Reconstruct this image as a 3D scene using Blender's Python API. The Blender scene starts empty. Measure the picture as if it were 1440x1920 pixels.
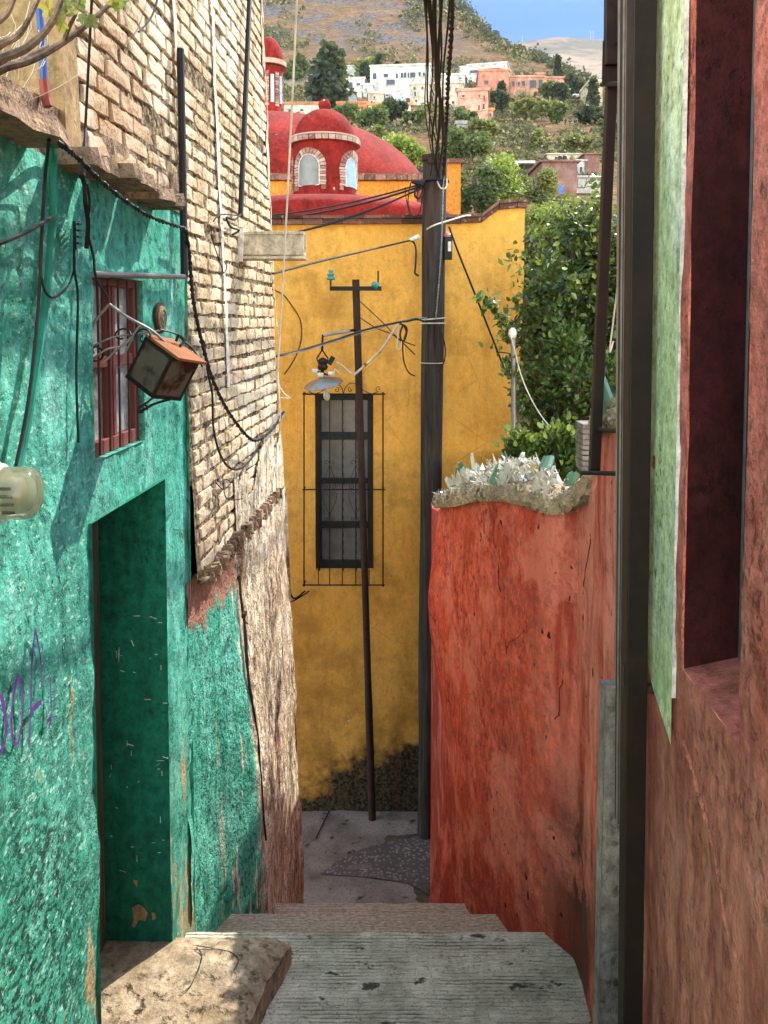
import bpy, math, random
from mathutils import Vector, noise as mn
R=math.radians
random.seed(11)
sc=bpy.context.scene
COL=sc.collection
# ------------------------------------------------------------ camera model
F=1500.0; PIT=R(3); CY=600+F*math.tan(PIT)
def ray(px,py):
    cx=(px-720)/F; cv=(CY-py)/F
    y=cv*math.sin(PIT)+math.cos(PIT); z=cv*math.cos(PIT)-math.sin(PIT)
    return cx/y, z/y
ZL=8.5*ray(720,1565)[1]          # landing level relative to the eye
Z0=-ZL                            # eye height above the landing
def P(px,py,d):
    a,b=ray(px,py); return Vector((a*d,d,b*d+Z0))
def W(px,py,pl,off=0.0):          # where a sight line meets the wall plane X=a+b*Y+c*z
    a,b=ray(px,py); A,Bc,C=pl
    t=(A+off)/(a-Bc-C*b); return Vector((a*t,t,b*t+Z0))
def zr(py,d): return ray(720,py)[1]*d+Z0
LEFT=(-1.07,.0533,0.0)
BRK=(-1.06,.0533,-.035)
def px_of(pl,Y,z): return pl[0]+pl[1]*Y+pl[2]*(z-Z0)
# ------------------------------------------------------------ object helpers
def setp(o,label=None,cat=None,group=None,kind=None):
    if label: o['label']=label
    if cat: o['category']=cat
    if group: o['group']=group
    if kind: o['kind']=kind
    return o
def thing(name,label,cat,loc=(0,0,0),group=None,rz=0):
    o=bpy.data.objects.new(name,None); COL.objects.link(o)
    o.empty_display_size=.1
    o.location=loc; o.rotation_euler=(0,0,rz)
    return setp(o,label,cat,group)
class MB:
    def __init__(s): s.v=[]; s.f=[]; s.r=[]
    def add(s,vs,fs,r=None):
        k=len(s.v); s.v+= [Vector(v) for v in vs]
        if r is None: r=random.random()
        for f in fs: s.f.append([k+i for i in f]); s.r.append(r)
        return s
    def box(s,c,size,rz=0,jit=0,r=None,M=None):
        c=Vector(c); hx,hy,hz=[q/2 for q in size]; vs=[]
        ca,sa=math.cos(rz),math.sin(rz)
        for z in(-hz,hz):
            for x,y in((-hx,-hy),(hx,-hy),(hx,hy),(-hx,hy)):
                p=Vector((x,y,z))
                if jit: p+=Vector([random.uniform(-jit,jit) for _ in range(3)])
                if M is not None: p=M@p
                else: p=Vector((p.x*ca-p.y*sa,p.x*sa+p.y*ca,p.z))
                vs.append(c+p)
        return s.add(vs,[(3,2,1,0),(4,5,6,7),(0,1,5,4),(1,2,6,5),(2,3,7,6),(3,0,4,7)],r)
    def hexa(s,b,t,r=None):       # four bottom points, four top points
        return s.add(list(b)+list(t),[(3,2,1,0),(4,5,6,7),(0,1,5,4),(1,2,6,5),(2,3,7,6),(3,0,4,7)],r)
    def tube(s,pts,rad,n=6,cap=True,r=None):
        pts=[Vector(p) for p in pts]; m=len(pts)
        if not hasattr(rad,'__len__'): rad=[rad]*m
        vs=[]; up=Vector((0.13,0.31,.94)).normalized(); prev=None
        for i,p in enumerate(pts):
            t=(pts[min(i+1,m-1)]-pts[max(i-1,0)])
            if t.length<1e-9: t=Vector((0,0,1))
            t.normalize()
            if prev is None:
                a=t.cross(up)
                if a.length<.05: a=t.cross(Vector((1,0,0)))
            else:
                a=prev-t*prev.dot(t)
                if a.length<1e-4: a=t.cross(up)
            a.normalize(); prev=a; b=t.cross(a)
            for k in range(n):
                w=2*math.pi*k/n
                vs.append(p+(a*math.cos(w)+b*math.sin(w))*rad[i])
        fs=[]
        for i in range(m-1):
            for k in range(n):
                fs.append((i*n+k,i*n+(k+1)%n,(i+1)*n+(k+1)%n,(i+1)*n+k))
        if cap: fs.append(tuple(range(n-1,-1,-1))); fs.append(tuple(range((m-1)*n,m*n)))
        return s.add(vs,fs,r)
    def lathe(s,prof,c,n=32,r=None):   # prof: (radius,z)
        c=Vector(c); vs=[]; fs=[]
        for ra,z in prof:
            for k in range(n):
                w=2*math.pi*k/n; vs.append(c+Vector((ra*math.cos(w),ra*math.sin(w),z)))
        for i in range(len(prof)-1):
            for k in range(n):
                fs.append((i*n+k,i*n+(k+1)%n,(i+1)*n+(k+1)%n,(i+1)*n+k))
        fs.append(tuple(range(n-1,-1,-1))); fs.append(tuple(range((len(prof)-1)*n,len(prof)*n)))
        return s.add(vs,fs,r)
    def poly(s,pts,th):                # flat polygon extruded by vector th
        n=len(pts); th=Vector(th); vs=[Vector(p) for p in pts]; vs+= [v+th for v in vs]
        fs=[tuple(range(n)),tuple(range(2*n-1,n-1,-1))]+[(i,n+i,n+(i+1)%n,(i+1)%n) for i in range(n)]
        return s.add(vs,fs)
    def build(s,name,mat,parent=None,smooth=False,bevel=0,subd=0):
        loc=Vector((0,0,0))
        if parent is not None and parent.get('_w') is not None: loc=Vector(parent['_w'])
        me=bpy.data.meshes.new(name)
        me.from_pydata([tuple(v-loc) for v in s.v],[],s.f)
        me.materials.append(mat)
        at=me.attributes.new('rnd','FLOAT','FACE'); at.data.foreach_set('value',s.r)
        if smooth: me.shade_smooth()
        me.update()
        o=bpy.data.objects.new(name,me); COL.objects.link(o)
        if parent is not None: o.parent=parent
        if bevel:
            b=o.modifiers.new('b','BEVEL'); b.width=bevel; b.segments=2; b.limit_method='ANGLE'; b.angle_limit=R(40)
        return o
def wthing(name,label,cat,loc,group=None):  # parent whose children are written in world coordinates
    o=thing(name,label,cat,loc,group); o['_w']=tuple(loc); return o
def sub(o):                                # let sub-parts of a mesh part be written in world coordinates
    w=None; p=o.parent
    o['_w']=tuple(p['_w']) if p is not None and p.get('_w') is not None else (0.,0.,0.)
    return o
def arc(a,b,sag,n=12,perp=None):
    a,b=Vector(a),Vector(b); out=[]
    perp=Vector(perp) if perp is not None else Vector((0,0,-1))
    for i in range(n+1):
        t=i/n; out.append(a.lerp(b,t)+perp*sag*4*t*(1-t))
    return out
def smoothpts(pts,k=6):                    # Catmull-Rom through points
    pts=[Vector(p) for p in pts]; out=[]
    for i in range(len(pts)-1):
        p0=pts[max(i-1,0)];p1=pts[i];p2=pts[i+1];p3=pts[min(i+2,len(pts)-1)]
        for j in range(k):
            t=j/k
            out.append(.5*((2*p1)+(p2-p0)*t+(2*p0-5*p1+4*p2-p3)*t*t+(3*p1-p0-3*p2+p3)*t**3))
    out.append(pts[-1]); return out
def fbm(p,o=4):
    return mn.fractal(Vector(p),1.0,2.0,o)
# ------------------------------------------------------------ materials
class NM:
    def __init__(s,name):
        s.m=bpy.data.materials.new(name); s.m.use_nodes=True; s.t=s.m.node_tree; s.t.nodes.clear()
        s.out=s.t.nodes.new('ShaderNodeOutputMaterial'); s._p=None
    def n(s,typ,ins=None,**kw):
        nd=s.t.nodes.new(typ)
        for k,v in kw.items(): setattr(nd,k,v)
        if ins:
            for k,v in ins.items():
                sk=nd.inputs[k]
                if hasattr(v,'is_output'): s.t.links.new(v,sk)
                else:
                    if sk.type=='RGBA' and len(v)==3: v=(*v,1)
                    sk.default_value=v
        return nd
    def pos(s,sc=(1,1,1)):
        if s._p is None: s._p=s.n('ShaderNodeNewGeometry').outputs['Position']
        return s.n('ShaderNodeVectorMath',{0:s._p,1:sc},operation='MULTIPLY').outputs[0]
    def noise(s,scale,detail=5,rough=.6,sc=(1,1,1),dist=0):
        return s.n('ShaderNodeTexNoise',{'Vector':s.pos(sc),'Scale':scale,'Detail':detail,'Roughness':rough,'Distortion':dist}).outputs['Fac']
    def vor(s,scale,sc=(1,1,1),feature='F1',out='Distance',rnd=1):
        return s.n('ShaderNodeTexVoronoi',{'Vector':s.pos(sc),'Scale':scale,'Randomness':rnd},feature=feature).outputs[out]
    def mr(s,x,a,b,c=0.,d=1.):
        return s.n('ShaderNodeMapRange',{0:x,1:a,2:b,3:c,4:d}).outputs[0]
    def ma(s,op,a,b=0.):
        return s.n('ShaderNodeMath',{0:a,1:b},operation=op).outputs[0]
    def mix(s,f,a,b,mode='MIX'):
        nd=s.t.nodes.new('ShaderNodeMix'); nd.data_type='RGBA'; nd.blend_type=mode
        for i,v in((0,f),(6,a),(7,b)):
            sk=nd.inputs[i]
            if hasattr(v,'is_output'): s.t.links.new(v,sk)
            else:
                if i and len(v)==3: v=(*v,1)
                sk.default_value=v
        return nd.outputs[2]
    def sep(s):
        s.pos(); nd=s.n('ShaderNodeSeparateXYZ',{0:s._p}); return nd.outputs
    def attr(s,name='rnd'): return s.n('ShaderNodeAttribute',attribute_name=name).outputs['Fac']
    def bump(s,h,st=.5,dist=.01,nrm=None):
        d={'Height':h,'Strength':st,'Distance':dist}
        if nrm is not None: d['Normal']=nrm
        return s.n('ShaderNodeBump',d).outputs[0]
    def fin(s,col,rough=.85,nrm=None,metal=0.,spec=.3,**kw):
        d={'Base Color':col,'Roughness':rough,'Metallic':metal,'Specular IOR Level':spec}
        if nrm is not None: d['Normal']=nrm
        d.update(kw)
        b=s.n('ShaderNodeBsdfPrincipled',d); s.t.links.new(b.outputs[0],s.out.inputs[0]); return s.m
def plaster(name,a,b,stain,streak=.5,pit=.5,bump=.6,bd=.012,fine=90,micro=.5,rough=.92,chip=None,chip_th=.68,extra=None,big=1.6,wash=None,wash_amt=.0,pitcol=None):
    N=NM(name)
    n1=N.noise(big,5,.6); n2=N.noise(11,6,.65); ns=N.noise(5,5,.65,(2.2,2.2,.28)); nf=N.noise(fine,3,.6); n3=N.noise(fine*.33,4,.65,(1,1,.8))
    col=N.mix(N.mr(N.ma('ADD',N.ma('MULTIPLY',n1,.6),N.ma('MULTIPLY',n2,.4)),.38,.62),a,b)
    if wash: col=N.mix(N.ma('MULTIPLY',N.mr(N.noise(3.3,6,.7,(1.3,1.3,.5)),.5,.68),wash_amt),col,wash)
    col=N.mix(N.ma('MULTIPLY',N.mr(ns,.5,.72),streak),col,stain)
    pt=N.ma('MULTIPLY',N.mr(n3,.53,.66),N.mr(N.noise(2.6,4,.6),.38,.62))
    col=N.mix(N.ma('MULTIPLY',pt,pit),col,pitcol or tuple(q*.35 for q in stain))
    col=N.mix(N.ma('MULTIPLY',N.mr(nf,.5,.7),.35),col,tuple(q*.5 for q in a))
    mv=N.mr(N.noise(fine*.22,6,.78,(1,1,.7)),.34,.66,1-micro,1+micro*.45); mv2=N.mr(N.noise(1.1,5,.65),.35,.65,1-micro*.35,1+micro*.2)
    mv=N.ma('MULTIPLY',mv,mv2); cmb=N.n('ShaderNodeCombineXYZ',{0:mv,1:mv,2:mv}).outputs[0]; col=N.mix(1.0,col,cmb,'MULTIPLY')
    if chip:
        cf=N.mr(N.noise(6.5,6,.6,(1.6,1.6,.45),.3),chip_th,chip_th+.015); col=N.mix(cf,col,chip)
    if extra: col=extra(N,col)
    h=N.ma('SUBTRACT',N.ma('ADD',N.ma('MULTIPLY',n2,.8),N.ma('MULTIPLY',nf,.25)),N.ma('MULTIPLY',pt,.35))
    return N.fin(col,rough,N.bump(h,bump,bd),spec=.2)
def metal(name,col,rust=(.12,.045,.02),amt=.5,rough=.55,met=.3,sc=14):
    N=NM(name); n=N.noise(sc,6,.7)
    c=N.mix(N.ma('MULTIPLY',N.mr(n,.45,.65),amt),col,rust)
    return N.fin(c,rough,N.bump(n,.3,.003),met)
def plain(name,col,rough=.7,var=.25,met=0.,sc=8,**kw):
    N=NM(name); n=N.noise(sc,4,.6)
    c=N.mix(N.mr(n,.35,.65),tuple(q*(1-var) for q in col),tuple(min(1,q*(1+var)) for q in col))
    return N.fin(c,rough,None,met,**kw)
def leafmat(name,cols,trans=.35,rough=.45):
    N=NM(name); r=N.attr()
    rp=N.n('ShaderNodeValToRGB',{0:r}); e=rp.color_ramp.elements
    e[0].color=(*cols[0],1); e[1].color=(*cols[-1],1); e[1].position=1.0
    for i,c in enumerate(cols[1:-1],1):
        q=e.new(i/(len(cols)-1)); q.color=(*c,1)
    c=rp.outputs[0]
    p=N.n('ShaderNodeBsdfPrincipled',{'Base Color':c,'Roughness':rough,'Specular IOR Level':.5})
    tc=N.mix(.5,c,(.5,.62,.08))
    t=N.n('ShaderNodeBsdfTranslucent',{'Color':tc})
    mx=N.n('ShaderNodeMixShader',{0:trans,1:p.outputs[0],2:t.outputs[0]})
    N.t.links.new(mx.outputs[0],N.out.inputs[0]); return N.m

def green_extra(N,col):
    # bare render showing through near the foot and on the near edge of the wall
    s_=N.sep(); z=s_[2]; y=s_[1]
    low=N.mr(z,Z0-2.75,Z0-1.9,.2,0.); n=N.noise(7,6,.65,(1.3,1.3,.35),.4)
    col=N.mix(N.mr(N.ma('ADD',n,low),.66,.685),col,(.42,.30,.16))
    # heavy dark stipple on the near stretch of wall
    st=N.ma('MULTIPLY',N.mr(N.noise(56,4,.7,(1,.55,.85)),.49,.54),N.ma('MULTIPLY',N.mr(y,2.75,2.25),N.mr(N.ma('ADD',z,N.ma('MULTIPLY',N.noise(2.5,4,.6),1.2)),Z0-.2,Z0-1.1)))
    col=N.mix(N.ma('MULTIPLY',st,.9),col,(.008,.03,.022))
    sp=N.ma('MULTIPLY',N.mr(N.noise(60,3,.6,(1,.55,.85)),.60,.63),N.mr(y,2.75,2.3))
    col=N.mix(N.ma('MULTIPLY',sp,.5),col,(.50,.85,.7))
    lw=N.ma('MULTIPLY',N.mr(z,Z0-1.6,Z0-2.6),N.mr(N.noise(6,6,.7,(1.6,1.6,.5)),.46,.6)); return N.mix(N.ma('MULTIPLY',lw,.55),col,(.012,.13,.085))
M={}
M['green']=plaster('green_plaster',(.04,.33,.21),(.13,.53,.40),(.015,.16,.11),streak=.55,pit=.6,bump=.8,bd=.02,chip=(.66,.62,.5),chip_th=.73,extra=green_extra,wash=(.30,.68,.56),wash_amt=.7)
def brown_extra(N,col):
    z=N.sep()[2]; y=N.sep()[1]
    nz=N.noise(4.5,6,.65,(1.5,1.5,.25))
    nz2=N.noise(9,5,.65,(1.5,1.5,.3),.4)
    # green paint carried over from the neighbour, ending at a wavering line
    edge=N.ma('ADD',y,N.ma('MULTIPLY',N.ma('SUBTRACT',nz,.5),.25))
    fib=N.noise(16,6,.75,(2.0,2.0,.26),.5); col=N.mix(N.mr(fib,.53,.62,0,.7),col,(.16,.08,.04)); col=N.mix(N.mr(fib,.46,.38,0,.7),col,(.95,.90,.74))
    g=N.mr(edge,4.16,4.12)
    gc=N.mix(N.mr(nz2,.4,.6),(.05,.36,.24),(.16,.55,.42))
    gc=N.mix(N.mr(N.noise(60,3,.6,(1,1,.5)),.54,.6,0,.75),gc,(.012,.08,.055))
    # flaked strips
    st=N.mr(N.noise(8,5,.6,(2.2,2.2,.22),.2),.585,.60); st=N.ma('MULTIPLY',st,N.mr(y,3.78,3.92))
    gc=N.mix(st,gc,(.72,.62,.47))
    top=N.mr(N.ma('ADD',z,N.ma('MULTIPLY',nz2,.55)),Z0-1.42+.27,Z0-1.40+.27)
    gc=N.mix(top,gc,(.34,.17,.11))
    return N.mix(g,col,gc)
M['brown']=plaster('weathered_lime_render',(.70,.53,.31),(.93,.84,.60),(.26,.13,.06),streak=.95,pit=.95,bump=1,bd=.04,fine=70,micro=.8,wash=(.95,.88,.70),wash_amt=.9,extra=brown_extra)
# bricks
N=NM('adobe_brick'); r=N.attr(); n=N.noise(22,6,.7); n2=N.noise(70,3,.6)
c=N.mix(r,(.44,.32,.17),(.72,.61,.42)); c=N.mix(N.mr(n,.46,.68,0,.8),c,(.36,.23,.11)); c=N.mix(N.mr(n2,.52,.64,0,.8),c,(.08,.045,.02)); c=N.mix(N.mr(N.noise(6,6,.7),.48,.56,0,.85),c,(.60,.49,.33)); c=N.mix(N.mr(N.noise(9,6,.75,(1,1,1.4)),.58,.66,0,.8),c,(.17,.11,.06))
c=N.mix(N.mr(N.noise(1.3,3,.5),.54,.66,0,.35),c,(.42,.20,.10))
c=N.mix(N.mr(N.noise(1.7,4,.6,(1,1,.6)),.50,.62,0,.7),c,(.82,.72,.54))
M['brick']=N.fin(c,.95,N.bump(N.ma('ADD',n,N.ma('MULTIPLY',n2,.4)),.8,.012),spec=.15)
N=NM('mortar'); n=N.noise(35,5,.7); c=N.mix(N.mr(n,.42,.64),(.05,.03,.016),(.45,.35,.22)); M['mortar']=N.fin(c,.95,N.bump(n,1,.02),spec=.1)
M['deepmaroon']=plaster('shade_darkened_maroon',(.045,.008,.008),(.07,.014,.013),(.02,.006,.006),streak=.4,pit=.6,bump=.8)  # shade of the tall recess painted into its side's maroon
M['pebbly']=plaster('pebbly_lime_mortar',(.44,.32,.19),(.66,.54,.36),(.10,.07,.045),streak=.1,pit=1.0,bump=1,bd=.03,fine=60)
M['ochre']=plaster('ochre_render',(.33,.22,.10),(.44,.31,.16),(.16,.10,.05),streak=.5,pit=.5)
M['white_plaster']=plaster('white_plaster',(.8,.76,.66),(.88,.84,.74),(.45,.38,.27),streak=.5,pit=.6)
def yellow_extra(N,col):
    s=N.sep(); z=s[2]; x=s[0]
    # damp black mould rising at the foot of the wall, higher to the right
    nz=N.noise(3.2,6,.7)
    top=N.ma('ADD',N.ma('ADD',.08,N.ma('MULTIPLY',N.mr(x,-1.2,.3),.66)),N.ma('MULTIPLY',N.ma('SUBTRACT',nz,.5),1.3))
    m=N.mr(N.ma('SUBTRACT',z,top),.22,-.05)
    mc=N.mix(N.mr(N.noise(30,5,.7),.4,.62),(.012,.01,.007),(.13,.10,.05))
    col=N.mix(N.mr(N.noise(2.4,5,.65),.5,.68,0,.45),col,(.30,.13,.02))
    lowd=N.mr(z,2.4,.3,0,1.0); col=N.mix(N.ma('MULTIPLY',N.mr(N.noise(4,6,.7),.42,.62),N.ma('MULTIPLY',lowd,.6)),col,(.20,.09,.02))
    col=N.mix(m,col,mc)
    stk=N.noise(7,5,.7,(1.6,1,.08)); col=N.mix(N.mr(stk,.56,.68,0,.15),col,(.42,.18,.03)); cr=N.vor(1.3,(1,1,1.3),'DISTANCE_TO_EDGE'); col=N.mix(N.ma('MULTIPLY',N.mr(cr,.008,.003),N.mr(N.noise(1.7,2),.5,.58,0,.3)),col,(.2,.09,.02))
    wd=N.ma('MULTIPLY',N.mr(N.noise(9,2,.5),.755,.765),N.mr(z,1.7,1.3)); col=N.mix(wd,col,(.75,.68,.55))
    return col
M['yellow']=plaster('ochre_yellow_paint',(.93,.44,.07),(.96,.52,.11),(.64,.28,.045),streak=.35,pit=.25,bump=.35,bd=.02,micro=.16,big=.7,extra=yellow_extra,pitcol=(.28,.13,.02))
M['orange']=plaster('orange_paint',(.62,.22,.03),(.70,.27,.045),(.4,.13,.02),streak=.3,pit=.2,bump=.2)
M['dome']=plaster('red_dome_paint',(.16,.011,.008),(.32,.024,.014),(.25,.02,.018),streak=.7,pit=.4,bump=.4,bd=.03,big=1.0,chip=(.8,.6,.5),chip_th=.70,fine=40)
def redw_extra(N,col):
    s=N.sep(); z=s[2]; y=s[1]
    nz=N.noise(5,6,.65,(1.6,1.6,.22),.3)
    # worn brownish-pink stretch nearer the camera
    w=N.mr(N.ma('ADD',y,N.ma('MULTIPLY',N.ma('SUBTRACT',nz,.5),1.6)),3.75,3.2)
    col=N.mix(N.ma('MULTIPLY',w,.8),col,N.mix(N.mr(nz,.4,.6),(.44,.06,.035),(.93,.36,.25)))
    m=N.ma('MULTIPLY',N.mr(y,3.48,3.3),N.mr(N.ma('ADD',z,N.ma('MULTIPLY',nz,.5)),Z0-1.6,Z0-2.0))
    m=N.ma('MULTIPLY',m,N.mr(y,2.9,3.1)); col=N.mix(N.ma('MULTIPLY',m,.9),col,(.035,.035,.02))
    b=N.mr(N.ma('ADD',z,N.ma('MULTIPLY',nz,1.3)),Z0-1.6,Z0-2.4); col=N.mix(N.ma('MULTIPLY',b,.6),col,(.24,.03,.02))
    # long hairline cracks
    ck=N.vor(1.6,(1.0,1.0,.55),'DISTANCE_TO_EDGE'); 
    col=N.mix(N.ma('MULTIPLY',N.mr(N.noise(2.3,7,.72),.50,.60),.65),col,(.93,.25,.16))
    col=N.mix(N.ma('MULTIPLY',N.mr(N.noise(3.7,7,.75),.54,.64),.5),col,(.36,.035,.02))
    sp=N.mr(N.noise(26,2,.5,(1,1,.6)),.70,.72); return N.mix(sp,col,(.05,.012,.01))
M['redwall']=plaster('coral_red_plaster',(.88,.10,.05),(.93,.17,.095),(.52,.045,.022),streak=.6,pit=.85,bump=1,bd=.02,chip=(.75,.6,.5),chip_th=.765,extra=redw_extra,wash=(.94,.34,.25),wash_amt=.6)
def maroon_extra(N,col):
    z=N.sep()[2]; n=N.noise(9,6,.7,(1.5,1.5,.25))
    w=N.ma('MULTIPLY',N.mr(N.ma('ADD',z,N.ma('MULTIPLY',n,.6)),Z0-.3,Z0-.9),.55)
    return N.mix(w,col,N.mix(N.mr(n,.4,.62),(.24,.07,.045),(.66,.28,.18)))
M['maroon']=plaster('faded_maroon_plaster',(.52,.12,.08),(.66,.20,.14),(.17,.045,.03),streak=.75,pit=.8,bump=1,bd=.02,fine=110,wash=(.80,.38,.28),wash_amt=.55,extra=maroon_extra)
M['palegreen']=plaster('pale_green_paint',(.58,.66,.30),(.72,.76,.42),(.30,.36,.15),streak=.5,pit=.8,bump=.4,fine=130,wash=(.92,.93,.80),wash_amt=.8)
M['black']=metal('black_steel',(.012,.011,.010),(.05,.025,.015),.5,.5,.2)
M['darkbrown']=metal('brown_painted_steel',(.014,.009,.007),(.030,.016,.010),.5,.5,.2)
M['rustlight']=metal('worn_brown_edge',(.26,.18,.13),(.12,.07,.045),.5,.5,.1)
M['silver']=metal('worn_steel',(.32,.32,.30),(.10,.08,.06),.5,.4,.6)
M['rust']=metal('rusty_steel',(.060,.032,.024),(.022,.014,.011),.7,.75,.2)
M['rustorange']=metal('orange_rust',(.30,.105,.03),(.16,.06,.02),.6,.8,.1)
M['redwood']=metal('red_oxide_paint',(.20,.055,.045),(.12,.05,.04),.5,.6,0)
M['galv']=metal('galvanised_steel',(.24,.235,.22),(.15,.14,.12),.5,.5,.5)
M['cable']=plain('black_cable',(.014,.014,.014),.55)
M['bluepipe']=plain('blue_pvc',(.05,.11,.33),.5); M['redpipe']=plain('red_pvc',(.30,.06,.04),.6)
M['whitecable']=plain('cream_cable',(.62,.56,.45),.6)
M['greencable']=plain('green_painted_conduit',(.02,.24,.16),.6,.3)
M['glassgreen']=plain('teal_glass',(.01,.22,.19),.12,spec=.9)
M['ceramic']=plain('white_ceramic',(.72,.68,.6),.2)
M['concrete']=plaster('concrete',(.27,.24,.20),(.42,.38,.32),(.12,.10,.08),streak=.3,pit=.7,bump=.8,bd=.015)
M['cream_concrete']=plaster('cream_concrete',(.55,.47,.34),(.66,.58,.44),(.25,.2,.13),streak=.4,pit=.5)
M['stone']=plaster('rough_laja_stone',(.26,.17,.11),(.44,.31,.20),(.08,.055,.04),streak=.2,pit=.9,bump=1,bd=.03)
# broomed concrete of the treads
N=NM('broomed_concrete'); gr=N.n('ShaderNodeTexWave',{'Vector':N.pos(),'Scale':17.0,'Distortion':1.6,'Detail':4,'Detail Scale':2.2},bands_direction='Y').outputs['Fac']; n=N.noise(5,6,.65); nf=N.noise(45,4,.7,(1,1.6,1)); st=N.noise(30,5,.7,(.25,3,1))
c=N.mix(N.mr(n,.36,.62),(.36,.335,.24),(.74,.69,.53)); c=N.mix(N.ma('MULTIPLY',N.mr(gr,.34,.08,0,.8),N.ma('MULTIPLY',N.mr(N.noise(6,5,.7,(.5,1.5,1)),.46,.64),N.mr(N.sep()[1],3.6,3.56))),c,(.03,.03,.02)); c=N.mix(N.mr(st,.56,.68,0,.75),c,(.05,.05,.035)); c=N.mix(N.mr(N.noise(90,3,.7),.55,.66,0,.7),c,(.07,.065,.05)); c=N.mix(N.mr(N.noise(12,4,.6,(.7,1.3,1)),.63,.66,0,.9),c,(.03,.03,.022)); c=N.mix(N.mr(nf,.55,.7,0,.6),c,(.62,.62,.52))
c=N.mix(N.mr(N.sep()[1],3.58,3.64),c,N.mix(N.mr(nf,.4,.6),(.38,.29,.21),(.62,.50,.38)))
M['tread']=N.fin(c,.9,N.bump(N.ma('ADD',N.ma('ADD',N.ma('MULTIPLY',st,-1.0),N.ma('MULTIPLY',gr,.7)),N.ma('MULTIPLY',nf,.4)),1,.012),spec=.2)
M['doorstep']=plaster('earthy_stone_slab',(.33,.235,.14),(.56,.44,.29),(.10,.06,.03),streak=.3,pit=1.0,bump=1,bd=.02,fine=60,wash=(.7,.58,.42),wash_amt=.4)
N=NM('grey_paving'); n=N.noise(1.8,6,.65); nf=N.noise(40,5,.7); c=N.mix(N.mr(n,.36,.62),(.15,.12,.095),(.34,.28,.225)); c=N.mix(N.mr(nf,.5,.68,0,.6),c,(.04,.036,.03)); c=N.mix(N.mr(N.noise(5,5,.6,(1,1.5,1)),.62,.67,0,.85),c,(.015,.014,.012))
M['paving']=N.fin(c,.9,N.bump(nf,.5,.01))
N=NM('pebble_paving'); v=N.vor(26); n=N.noise(6,4); c=N.mix(N.mr(v,.1,.5),(.40,.34,.28),(.13,.10,.085)); c=N.mix(N.mr(n,.4,.6,0,.5),c,(.12,.10,.09)); M['pebble']=N.fin(c,.9,N.bump(v,-1,.02))
N=NM('dark_wood_pole'); n=N.noise(16,6,.7,(1.5,1.5,.10)); n2=N.noise(3,4,.6,(1,1,.3)); c=N.mix(N.mr(n,.36,.66),(.014,.012,.010),(.075,.062,.050)); c=N.mix(N.mr(n2,.55,.7,0,.3),c,(.12,.045,.025)); M['wood']=N.fin(c,.9,N.bump(n,.8,.015))
N=NM('door_wood'); n=N.noise(18,5,.7,(2,2,.1)); c=N.mix(N.mr(n,.36,.66),(.035,.028,.02),(.16,.13,.10)); M['jamb']=plaster('shade_darkened_emerald',(.010,.16,.10),(.016,.21,.135),(.006,.06,.04),streak=.6,pit=.7,bump=.4,chip=(.55,.50,.38),chip_th=.715,pitcol=(.004,.03,.02))  # jamb green is darkened to carry the doorway's shade in its colour
M['doorwood']=N.fin(c,.85,N.bump(n,.6,.01))
N=NM('window_frost'); n=N.noise(40,3,.6); c=N.mix(N.mr(n,.4,.6),(.28,.27,.25),(.46,.45,.42)); M['frost']=N.fin(c,.3,N.bump(n,.5,.004),spec=.5)
M['screen']=plain('dusty_grey_glass',(.16,.155,.14),.28,.2,spec=.5)
M['bluepane']=plain('sky_blue_glass',(.32,.46,.50),.25,.15,spec=.6)
M['darkpane']=plain('dark_window_glass',(.02,.022,.025),.15,spec=.6)
M['darkframe']=plain('dark_green_frame',(.018,.022,.02),.6,.4)
def copmat():
    N=NM('old_brick_coping'); r=N.attr(); n=N.noise(14,5,.7); c=N.mix(r,(.06,.03,.022),(.26,.12,.085)); c=N.mix(N.mr(n,.55,.68,0,.7),c,(.45,.36,.27)); c=N.mix(N.mr(n,.45,.3,0,.7),c,(.03,.02,.015)); return N.fin(c,.95,N.bump(n,.7,.02))
M['coping']=copmat()
def archmat():
    N=NM('arch_brick'); r=N.attr(); n=N.noise(18,5,.7); c=N.mix(r,(.20,.07,.05),(.50,.36,.27)); c=N.mix(N.mr(n,.5,.66,0,.6),c,(.5,.42,.34)); return N.fin(c,.95,N.bump(n,.6,.02))
M['arch']=archmat()
N=NM('clear_glass'); M['glass']=N.fin((.75,.80,.72),.08,None,0,.6,**{'Transmission Weight':.55,'IOR':1.4})
for k,cc in(('shard_clear',(.70,.67,.55)),('shard_green',(.16,.34,.22)),('shard_amber',(.55,.48,.28))):
    N=NM(k); M[k]=N.fin(cc,.1,None,0,.9,**{'Transmission Weight':.35,'IOR':1.45})
N=NM('mixed_broken_glass'); r=N.attr(); rp=N.n('ShaderNodeValToRGB',{0:r}); rp.color_ramp.interpolation='CONSTANT'; e=rp.color_ramp.elements; e[0].color=(.82,.80,.68,1); e[1].position=.93; e[1].color=(.10,.26,.15,1)
for ps,cc in((.38,(.55,.52,.42,1)),(.60,(.92,.90,.82,1)),(.78,(.22,.20,.14,1)),(.88,(.66,.52,.22,1))): q=e.new(ps); q.color=cc
M['shardmix']=N.fin(rp.outputs[0],.1,None,0,.9,**{'Transmission Weight':.3,'IOR':1.45})
M['purple']=plain('purple_spray_paint',(.10,.03,.20),.8,.4,sc=60)
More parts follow.
